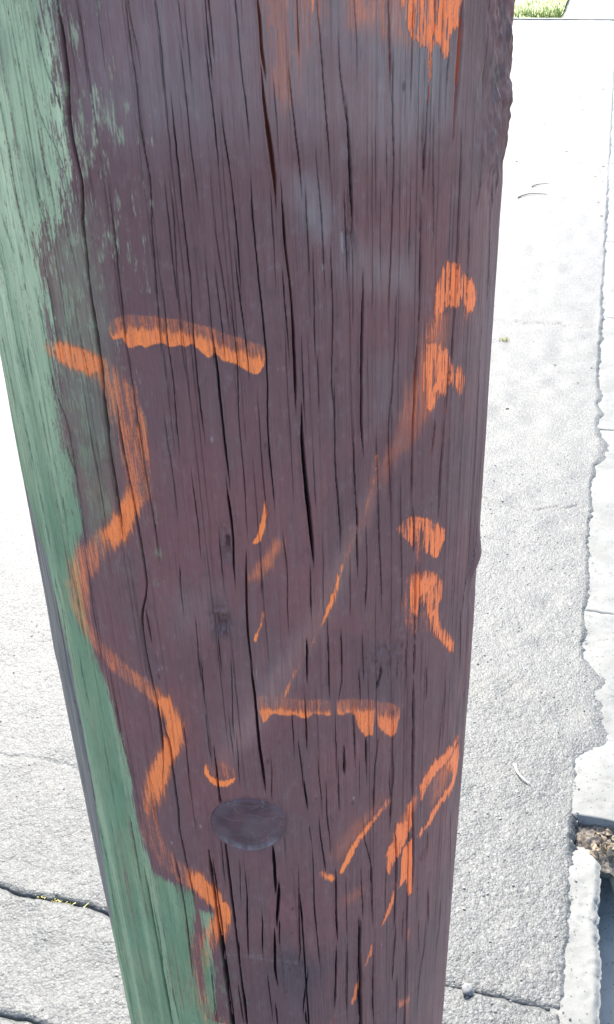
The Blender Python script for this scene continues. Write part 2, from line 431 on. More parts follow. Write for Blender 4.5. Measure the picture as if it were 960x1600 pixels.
# ------------------------------------------------------------------ the pole
# surface data measured on the pole: s = arc length from the front (1e-5 m), z = height (1e-5 m), widths in 1e-6 m
CRACKS=[
 (0.0,[(-6787,140776,1002),(-6781,139879,1014),(-6733,139093,1021),(-6787,138152,1038),(-6811,137671,1046),(-6987,137037,1068),(-7022,136183,1082),(-6965,135096,1093),(-6780,134292,1089),(-6747,133382,1099),(-7035,133069,1126),(-7072,131722,1148),(-7167,129988,1180),(-7158,129143,1191),(-7156,127928,1207),(-7160,126314,1230),(-7151,125392,1241),(-7279,123558,1279),(-7251,123494,1277),(-7314,121692,1308),(-7280,119732,1332),(-7246,117688,1357),(-7236,116573,1371)]),
 (0.0,[(-6557,123622,786),(-6565,121743,802),(-6446,120332,808),(-6324,118878,814),(-6257,116923,827),(-6161,114659,841),(-6211,113342,855),(-6826,111495,906),(-6868,109312,927),(-6708,107236,935),(-6526,105225,941),(-6546,102919,961),(-6644,100939,985)]),
 (0.0,[(-6470,111596,803),(-6381,109977,811)]),
 (0.0,[(-6348,104149,854),(-6079,102195,855),(-6117,100676,868),(-6089,96076,901),(-6205,95912,908),(-6035,93091,920),(-5874,90672,930),(-5793,88682,940)]),
 (0.0,[(-6779,92236,825),(-6605,89979,830),(-6543,86425,850),(-6608,82797,877),(-6648,80047,897)]),
 (0.0,[(-5587,132724,455),(-5598,132018,459),(-5644,129740,473),(-5669,127858,484),(-5647,126258,492),(-5599,125161,497),(-5575,123843,504),(-5598,123771,505),(-5523,122020,512),(-5496,120191,522),(-5405,118836,527),(-5324,116886,535)]),
 (0.0,[(-5983,140600,280),(-5905,139835,282),(-5898,139119,284),(-5953,138520,288)]),
 (0.0,[(-3946,140800,354),(-3892,140048,357),(-3921,139215,361),(-3864,138758,363),(-3832,137761,367),(-3838,136735,372),(-3845,135680,378),(-3676,134746,380),(-3673,133334,387),(-3800,133276,389),(-3849,131727,397),(-3903,129702,407),(-3998,127217,421)]),
 (0.0,[(-3619,128794,379),(-3667,127061,387),(-3558,125539,392),(-3614,124046,400),(-3634,123977,400),(-3619,122727,406)]),
 (0.0,[(-4175,122188,320),(-4100,121094,323),(-4074,119445,329)]),
 (0.0,[(-3840,140174,229),(-3643,139345,230)]),
 (0.0,[(-2765,140482,294),(-2692,139535,297),(-2731,138233,302),(-2736,137088,307),(-2738,136328,310)]),
 (0.0,[(-3080,133294,298),(-3074,131752,304),(-3070,130554,308),(-3008,129489,312)]),
 (0.0,[(-2498,136467,385),(-2466,135624,389),(-2469,134543,394)]),
 (0.0,[(-2507,136328,411),(-2466,134761,419),(-2442,133355,427),(-2447,133301,427),(-2429,131762,435),(-2370,130161,443),(-2433,128493,453),(-2441,126933,461),(-2441,125404,469),(-2419,124104,476),(-2431,124036,476),(-2361,123276,480)]),
 (0.0,[(-1939,140781,192),(-1880,140283,193)]),
 (0.0,[(-1696,139586,218),(-1668,138682,221)]),
 (0.0,[(-1985,138752,246),(-1948,137558,250),(-1897,136045,255),(-1877,134977,259),(-1813,134394,260)]),
 (0.0,[(-2833,132535,272),(-2941,130558,279),(-2974,128904,285),(-3043,127267,291),(-2986,126023,295)]),
 (0.0,[(-794,140756,379),(-736,139692,384)]),
 (0.0,[(-906,139760,360),(-869,138861,364),(-837,138337,367)]),
 (0.0,[(-985,138274,392),(-901,136996,399),(-836,135884,404)]),
 (0.0,[(-584,136644,425),(-492,135521,431),(-368,134581,436),(-335,133321,443),(-300,133266,443),(-257,132117,450),(-256,130855,457)]),
 (0.0,[(-393,131179,375),(-349,129968,380),(-239,128461,387),(-151,127163,393),(-101,125824,399)]),
 (0.0,[(205,140727,308),(240,139598,313),(295,138168,319),(413,137087,324),(439,136259,327)]),
 (0.5,[(1037,140697,763),(1129,139754,774),(1065,139181,780),(1232,138192,792)]),
 (0.35,[(1055,138267,937),(1082,137328,949),(1176,136221,965),(1324,135364,978),(1390,134272,992),(1423,133225,1006)]),
 (0.15,[(1646,133958,685),(1694,133205,692),(1691,133151,692),(1711,131603,706),(1827,130392,718),(1946,129142,731),(1972,127428,746),(1962,125828,760),(1942,123882,776)]),
 (0.0,[(2222,123777,993),(2190,122036,1011),(2309,119786,1039),(2446,117851,1064),(2546,116064,1086),(2594,115202,1097)]),
 (0.0,[(2414,114603,466),(2365,112599,475)]),
 (0.0,[(1221,133033,291),(1264,131323,297)]),
 (0.0,[(1576,130170,386),(1641,128667,393),(1715,127281,400)]),
 (0.0,[(423,133233,471),(465,131848,479),(531,130086,490),(642,128240,501),(699,126845,510),(690,124856,521),(652,124018,526),(600,123955,526),(607,122219,536),(667,120613,546),(721,119785,551)]),
 (0.0,[(-1138,133291,236),(-1107,131596,240),(-984,130557,243),(-862,128822,248)]),
 (0.0,[(-1642,130244,273),(-1614,128497,279),(-1622,127290,283)]),
 (0.0,[(-1282,130483,326),(-1201,129166,330),(-1134,127197,338),(-1123,126756,340)]),
 (0.0,[(-1596,127639,676),(-1505,126047,688),(-1496,124395,701),(-1458,124046,703),(-1430,122314,716),(-1354,120817,728),(-1357,120102,733)]),
 (0.0,[(-1483,119270,679),(-1389,118208,686),(-1374,117012,694),(-1447,115558,705)]),
 (0.0,[(-683,128479,304),(-576,126917,310),(-617,125575,315),(-707,124097,320),(-717,124031,320),(-692,122298,327),(-634,120290,334),(-676,117977,342)]),
 (0.15,[(-788,115998,698),(-898,114050,713),(-943,112383,725),(-962,112297,726),(-982,110189,741),(-867,108643,751)]),
 (0.1,[(-952,108906,920),(-841,106236,943),(-831,104428,958),(-767,102553,974),(-655,100457,992),(-597,99378,1001)]),
 (0.3,[(231,123412,323),(226,121556,329),(305,119510,337),(325,118983,339)]),
 (0.0,[(2554,140630,296),(2569,139233,302)]),
 (0.1,[(3318,140591,379),(3441,139309,388),(3560,137438,399),(3655,136109,408),(3756,134877,416)]),
 (0.0,[(2138,138009,354),(2242,136711,361),(2359,135650,367),(2475,134410,374),(2527,133512,379)]),
 (0.0,[(1505,137778,200),(1594,136406,204)]),
 (0.0,[(3158,135008,325),(3319,133054,335),(3318,133000,335),(3405,131028,344),(3466,129713,350)]),
 (0.0,[(4235,138062,353),(4426,136811,362),(4545,136166,367)]),
 (0.0,[(4545,136166,678),(4621,134710,693),(4700,132888,712)]),
 (0.0,[(2698,133063,301),(2743,131106,308)]),
 (0.0,[(3776,130412,381),(3810,128396,391),(3747,126294,399),(3696,124555,406),(3822,123582,413)]),
 (0.0,[(2958,129695,316),(2935,126778,326)]),
 (0.0,[(3048,125953,271),(3056,124193,276)]),
 (0.0,[(4399,132872,409),(4476,131287,419),(4514,130223,425)]),
 (0.0,[(2342,125598,355),(2339,123924,361)]),
 (0.0,[(3814,123515,445),(3791,121554,454),(3866,119797,464),(3992,117740,476),(4083,116836,483)]),
 (0.0,[(2712,121153,282),(2760,119184,289)]),
 (0.0,[(4806,121123,546),(4854,119241,558),(4904,118046,566)]),
 (0.0,[(4956,117704,712),(5009,116804,721)]),
 (0.0,[(1063,116966,380),(1226,115032,388),(1137,112571,398)]),
 (0.0,[(-59,115735,350),(-137,114130,355)]),
 (0.0,[(-3147,119737,413),(-3078,118368,418),(-3090,115946,429)]),
 (0.0,[(-4254,114903,416),(-4337,113719,422)]),
 (0.0,[(3111,115034,305),(3023,112936,310)]),
 (0.0,[(-2045,116002,322),(-2045,115322,324)]),
 (0.0,[(4585,114648,324),(4573,111400,335)]),
 (0.2,[(4847,140500,325),(4967,139659,331),(5008,138802,336)]),
 (0.7,[(6421,140392,658),(6489,139209,672),(6559,138054,685)]),
 (0.0,[(6685,137348,476),(6698,135993,484),(6811,134424,498),(6796,132572,509),(6758,132522,508),(6765,130907,518),(6701,129242,525),(6668,128385,529)]),
 (0.7,[(7607,140302,525),(7609,138972,535),(7632,137592,545)]),
 (1.0,[(8822,140203,663),(8819,139330,671),(8703,138518,670),(8644,137614,673)]),
 (0.1,[(8628,136901,678),(8539,135444,684),(8523,133532,699)]),
 (1.0,[(10405,140063,1772),(10400,138679,1802),(10341,137107,1823),(10296,136075,1835),(10236,134866,1848)]),
 (0.0,[(12502,139864,660),(12448,138437,660),(12574,136325,660)]),
 (0.6,[(10839,134605,903),(10886,133324,922),(10959,131744,948),(10888,131701,939),(10970,129969,969),(10934,128649,978),(10978,127266,999),(10902,125397,1008),(10823,123453,1018),(10709,122887,1008)]),
 (0.8,[(10660,123511,940),(10652,121569,958)]),
 (0.0,[(4472,136807,670),(4574,135806,682),(4710,133955,703),(4750,132881,714),(4750,132826,714),(4764,131645,725)]),
 (0.3,[(9716,137839,586),(9641,137201,586)]),
 (0.0,[(6390,135081,351),(6451,134325,356)]),
 (0.2,[(5882,135513,276),(5921,133794,283)]),
 (0.0,[(8355,134718,415),(8474,133384,426)]),
 (0.0,[(9046,134452,365),(9182,132127,380)]),
 (0.0,[(12780,132254,780),(12512,131379,780)]),
 (0.0,[(14327,133846,720),(15066,130727,720)]),
 (0.0,[(15549,134013,840),(15602,131396,840)]),
 (0.0,[(14581,130791,720),(14995,129032,720),(15274,125850,720)]),
 (0.0,[(14293,125201,1080),(14245,123172,1080),(14391,119982,1080),(14290,119948,1080),(14580,117525,1080),(14531,115159,1080),(14481,112686,1080),(14556,109343,1080),(13816,108049,1080),(13727,106569,1080)]),
 (0.1,[(8359,132233,699),(8436,130569,718),(8488,128135,741),(8457,126141,756)]),
 (0.8,[(8452,126236,964),(8354,124272,976),(8306,122408,991),(8264,122350,987),(8259,119221,1019),(8265,117349,1039)]),
 (0.5,[(8428,116491,925),(8554,113977,959)]),
 (0.6,[(8717,112684,888),(8800,109595,921)]),
 (0.3,[(8795,109504,921),(8867,107733,943)]),
 (0.0,[(8890,107175,1055),(8856,105386,1068)]),
 (0.0,[(8849,104391,1238),(8987,100888,1294),(9050,97208,1342),(9157,94457,1380)]),
 (0.7,[(9200,94254,1320),(9232,92542,1320),(9284,92498,1320),(9473,88704,1320),(9490,85024,1320)]),
 (0.3,[(7088,128205,511),(7035,126056,521),(6927,123717,530),(6948,122828,536),(6743,122815,528),(6784,120779,541),(6960,117837,565)]),
 (0.0,[(5337,129588,734),(5254,126914,754),(5212,124625,771),(5216,123283,783),(5181,123222,782),(5236,121523,799),(5361,120879,810)]),
 (0.0,[(6162,131826,327),(6184,130354,333)]),
 (0.0,[(7769,131941,369),(7760,130712,374)]),
 (0.0,[(9186,132068,423),(9260,130808,432)]),
 (0.0,[(11932,130159,600),(11998,128802,600)]),
 (0.0,[(4787,129598,310),(4784,128235,315)]),
 (0.0,[(3841,123510,509),(3806,120535,525),(3930,118620,538),(4012,116854,550)]),
 (0.0,[(4784,120514,548),(4883,118377,564),(4955,116820,575)]),
 (0.0,[(4965,116029,688),(4987,114991,696)]),
 (0.3,[(6073,120785,478),(6212,118416,495)]),
 (0.0,[(6199,117765,574),(6317,114891,595),(6475,112069,619)]),
 (0.0,[(10599,121515,840),(10472,118882,848),(10410,117456,853),(10464,115464,876)]),
 (0.9,[(9801,120982,919),(9668,119541,918)]),
 (0.4,[(7563,117619,551),(7632,115201,568),(7775,112503,590),(7778,110106,603)]),
 (0.0,[(5535,113873,573),(5434,111725,581)]),
 (0.0,[(5466,116441,371),(5528,115049,377)]),
 (0.7,[(9084,110871,676),(9149,109409,690)]),
 (0.0,[(16661,110822,1440),(15757,109235,1440),(15019,108764,1440),(13774,108353,1440)]),
 (0.0,[(-2559,110281,379),(-2540,109129,383)]),
 (0.0,[(-3745,109388,395),(-3658,106617,404)]),
 (0.0,[(-1993,108245,347),(-2177,104553,360)]),
 (0.0,[(2087,110089,759),(2019,107497,777)]),
 (0.0,[(3262,109681,537),(3275,107046,551)]),
 (0.0,[(4036,109325,555),(4029,108545,559)]),
 (0.2,[(1891,104642,651),(1892,102631,663)]),
 (0.0,[(1415,102878,583),(1574,100917,595)]),
 (0.0,[(1649,99679,752),(1795,97600,768)]),
 (0.0,[(2511,100986,417),(2630,98482,427)]),
 (0.0,[(4110,101652,796),(4132,99821,810)]),
 (0.0,[(4762,103162,486),(4818,100758,497)]),
 (0.0,[(3607,103015,424),(3595,101990,428)]),
 (0.0,[(-160,100727,366),(-300,98734,373)]),
 (0.0,[(1140,104223,430),(1169,103503,433)]),
 (0.0,[(-3695,104810,374),(-3636,102074,382)]),
 (0.5,[(-2346,103544,438),(-2286,102823,440)]),
 (0.0,[(-2029,101808,479),(-2092,100754,484)]),
 (0.0,[(5551,101781,598),(5559,100262,606)]),
 (0.0,[(3743,99664,399),(3780,97440,407)]),
 (0.0,[(2962,97740,474),(2946,96778,477)]),
 (0.0,[(3268,109551,574),(3244,106648,589)]),
 (0.0,[(4012,109462,591),(4027,108677,596)]),
 (0.0,[(4119,101649,876),(4107,99986,888)]),
 (0.0,[(5499,101656,725),(5505,100289,734)]),
 (0.0,[(6395,101210,724),(6153,99496,723),(6061,95349,744)]),
 (0.2,[(7389,102168,675),(7359,100368,684),(7485,97934,705),(7339,94559,717)]),
 (0.0,[(9964,104708,660),(10045,103198,660)]),
 (0.0,[(13476,106641,960),(14223,101029,960)]),
 (0.0,[(11806,100112,600),(11665,97662,600)]),
 (0.0,[(14163,97872,660),(14281,95761,660)]),
 (0.0,[(11971,102148,600),(12036,98661,600)]),
 (0.0,[(6578,106455,962),(6396,105989,955),(6250,105640,948)]),
 (0.0,[(3665,102409,388),(3590,100792,393)]),
 (0.0,[(4712,103472,403),(4826,100297,416)]),
 (0.0,[(5071,100033,380),(5073,97673,388)]),
 (0.0,[(7211,97297,545),(7392,95536,561)]),
 (0.0,[(3687,99063,360),(3729,97461,366)]),
 (0.0,[(5292,108491,555),(5356,106721,566)]),
 (0.0,[(7627,106484,568),(7573,105958,568)]),
 (0.0,[(8297,107363,597),(8315,105555,608)]),
 (0.0,[(5064,106702,518),(5124,105854,523)]),
 (0.0,[(4043,106668,455),(3813,105784,455)]),
 (0.0,[(-10221,108619,635),(-10250,107248,645)]),
 (0.0,[(-9612,106179,606),(-9604,104480,615)]),
 (0.0,[(-9547,103930,837),(-9562,101543,856)]),
 (0.0,[(-9562,101543,685),(-9244,99242,675)]),
 (0.0,[(-5026,103388,600),(-5097,99462,623)]),
 (0.0,[(-3692,110544,354),(-3781,108864,361)]),
 (0.0,[(-3614,108364,397),(-3650,106618,404)]),
 (0.0,[(-3688,104811,336),(-3661,102365,344)]),
 (0.0,[(-5097,99462,374),(-5069,96432,383)]),
 (0.0,[(-7862,98382,500),(-7858,96764,507)]),
 (0.0,[(-6597,100805,447),(-6948,98799,465)]),
 (0.0,[(-14198,90471,780),(-14306,86553,780)]),
 (0.0,[(-9960,93886,840),(-9923,90348,840),(-9983,87682,840)]),
 (0.0,[(-9849,85648,600),(-9847,84455,600)]),
 (0.0,[(-9102,86207,660),(-8989,83293,660),(-9167,77830,660)]),
 (0.0,[(-8566,77203,780),(-8367,72983,780)]),
 (0.0,[(-5128,81442,480),(-5328,75206,507)]),
 (0.0,[(-3546,93508,615),(-3572,92284,622)]),
 (0.4,[(-4767,90175,530),(-4753,87952,539),(-4672,85669,546)]),
 (0.0,[(-2182,90890,567),(-2245,88687,578),(-2477,83813,603)]),
 (0.0,[(-3036,84525,694),(-3092,81451,711),(-3004,77369,731)]),
 (0.0,[(-13990,88220,600),(-14655,80428,600),(-14935,74728,600),(-15129,67639,600)]),
 (0.0,[(-14274,79557,600),(-14259,74853,600)]),
 (0.0,[(-383,94384,1392),(-355,92313,1416),(-385,90173,1441)]),
 (0.0,[(-123,90871,1273),(-260,88875,1294),(-462,86815,1315)]),
 (0.0,[(-605,86246,1156),(-770,81633,1198),(-595,80360,1209)]),
 (0.0,[(-274,86991,656),(-350,85053,666)]),
 (0.0,[(-3529,93511,574),(-3555,92287,580)]),
 (0.0,[(-2257,89242,740),(-2365,86201,759),(-2423,84021,773)]),
 (0.0,[(-1344,87227,659),(-1489,84693,673)]),
 (0.0,[(-2993,84931,691),(-3101,82073,708),(-2963,78918,722),(-2904,77167,730)]),
 (0.0,[(-1279,80593,563),(-1165,77337,576)]),
 (0.0,[(-889,77775,661),(-831,75981,669)]),
 (0.0,[(1116,91209,560),(959,85045,587),(1018,83633,594),(802,82665,597)]),
 (0.0,[(2026,92217,605),(2005,88602,622),(2120,85309,640),(2253,82447,656)]),
 (0.0,[(3461,91172,932),(3466,85945,971),(3514,84345,985)]),
 (0.0,[(3437,83375,899),(3322,79031,925),(3228,76877,936)]),
 (0.0,[(1464,81463,911),(1139,78783,925),(983,76837,936)]),
 (0.0,[(1152,76792,983),(1188,75652,991)]),
 (0.0,[(2503,95323,557),(2799,91964,577)]),
 (0.0,[(2986,96156,521),(3138,94433,531)]),
 (0.0,[(5196,90315,599),(5343,86093,623)]),
 (0.0,[(5205,85200,911),(5098,81621,930)]),
 (0.0,[(6030,88891,586),(6140,84582,610)]),
 (0.0,[(4137,88671,444),(4180,84804,458)]),
 (0.0,[(4236,82758,559),(4132,76377,583)]),
 (0.0,[(6178,80445,788),(6139,76095,811),(6330,72693,840)]),
 (0.0,[(4998,81476,634),(4926,76317,655)]),
 (0.0,[(-5212,80986,532),(-5198,75726,552)]),
 (0.0,[(-3360,79909,725),(-3210,75746,744)]),
 (0.0,[(1879,95836,390),(1969,94811,394)]),
 (0.0,[(-2505,92103,404),(-2612,90301,410)]),
 (0.2,[(7726,92616,1126),(7949,89941,1171),(7939,87136,1196),(7878,82828,1228)]),
 (0.0,[(8050,82680,1069),(7943,80053,1080),(7843,76867,1080)]),
 (0.3,[(8296,76436,900),(8323,71756,900)]),
 (0.0,[(11342,83414,1080),(11618,79768,1080)]),
 (0.0,[(11334,79651,840),(11271,76643,840),(10897,74798,840),(10713,71476,840)]),
 (0.0,[(5938,90237,962),(5949,88943,972)]),
 (0.0,[(6020,88897,586),(6000,86056,598)]),
 (0.0,[(10854,89715,720),(10970,87727,720)]),
 (0.0,[(13384,79690,840),(13460,77184,840),(13191,74790,840)]),
 (0.0,[(9263,78365,600),(9395,74629,600)]),
 (0.0,[(8720,83517,660),(8681,81911,660)]),
 (0.0,[(10381,80669,600),(10536,77467,600)]),
 (0.0,[(4155,82187,560),(4057,77317,577)]),
 (0.0,[(6165,80666,576),(6201,76721,594)]),
 (0.0,[(12100,69490,600),(12341,65864,600)]),
 (0.0,[(14630,65984,660),(14847,62203,660)]),
 (0.0,[(14378,87756,600),(15912,77709,600)]),
 (0.0,[(5377,93574,544),(5934,90783,574)]),
 (0.0,[(7120,88704,527),(7083,86450,535)]),
 (0.0,[(-9370,139645,413),(-9307,138836,415),(-9243,138011,416),(-9287,136945,424),(-9276,135854,429),(-9264,134732,435),(-9425,133083,451),(-9437,132786,453),(-9072,131871,441)]),
 (0.0,[(-8020,139574,330),(-7892,138371,332),(-7609,137420,328),(-7232,136952,320)]),
 (0.0,[(-8841,137689,328),(-8518,136361,324),(-8086,135521,315),(-7632,134820,305)]),
 (0.0,[(-10983,136490,618),(-10903,135221,621),(-10940,133739,635),(-10927,132618,642),(-10945,132556,644),(-10766,131013,640)]),
 (0.0,[(-9716,134526,374),(-9370,133563,365),(-9186,132877,361)]),
 (0.0,[(-8735,134410,338),(-8492,133045,336)]),
 (0.0,[(-13496,129736,660),(-13345,128138,660),(-13405,125943,660),(-13371,124974,660),(-12986,123291,660)]),
 (0.0,[(-12600,131504,780),(-12147,130396,780)]),
 (0.0,[(-10639,128165,650),(-10574,126532,657),(-10582,124820,670),(-10487,123471,671),(-9894,122564,631),(-9839,120301,642),(-9860,119221,651),(-9904,117324,666),(-9951,115700,681)]),
 (0.0,[(-9795,130258,485),(-9618,129172,482),(-9607,127306,491),(-9579,126301,495)]),
 (0.0,[(-8034,132728,360),(-7985,131370,364),(-7808,130654,362)]),
 (0.0,[(-8892,130073,362),(-8834,128705,365),(-8864,126547,375)]),
 (0.0,[(-11472,129051,556),(-11597,128124,572)]),
 (0.0,[(-12381,125085,960),(-12405,124188,960)]),
 (0.0,[(-15483,124255,540),(-15419,122183,540)]),
 (0.0,[(-8147,127051,349),(-7965,125616,350)]),
 (0.0,[(-14326,120491,600),(-14200,118422,600),(-13889,116120,600),(-13816,113724,600)]),
 (0.0,[(-12156,121954,540),(-12054,119312,540)]),
 (0.0,[(-10232,120389,723),(-9885,119429,701)]),
 (0.0,[(-10131,114088,652),(-10157,112485,664),(-10295,110261,689)]),
 (0.0,[(-8371,122759,498),(-8349,121553,503)]),
 (0.0,[(-11407,116983,780),(-11528,114820,780)]),
 (0.0,[(-8260,120016,465),(-8188,118314,470),(-8240,116514,481)]),
 (0.0,[(-14121,110477,720),(-13717,108426,720)]),
 (0.3,[(-11757,112506,600),(-11634,109733,600)]),
 (0.0,[(-13887,108225,720),(-14131,105240,720),(-14177,103136,720)]),
 (0.0,[(-12505,104551,600),(-12392,102547,600)]),
 (0.0,[(-14619,101437,720),(-14323,98967,720),(-14332,96315,720),(-14222,93472,720),(-14427,90391,720)]),
]
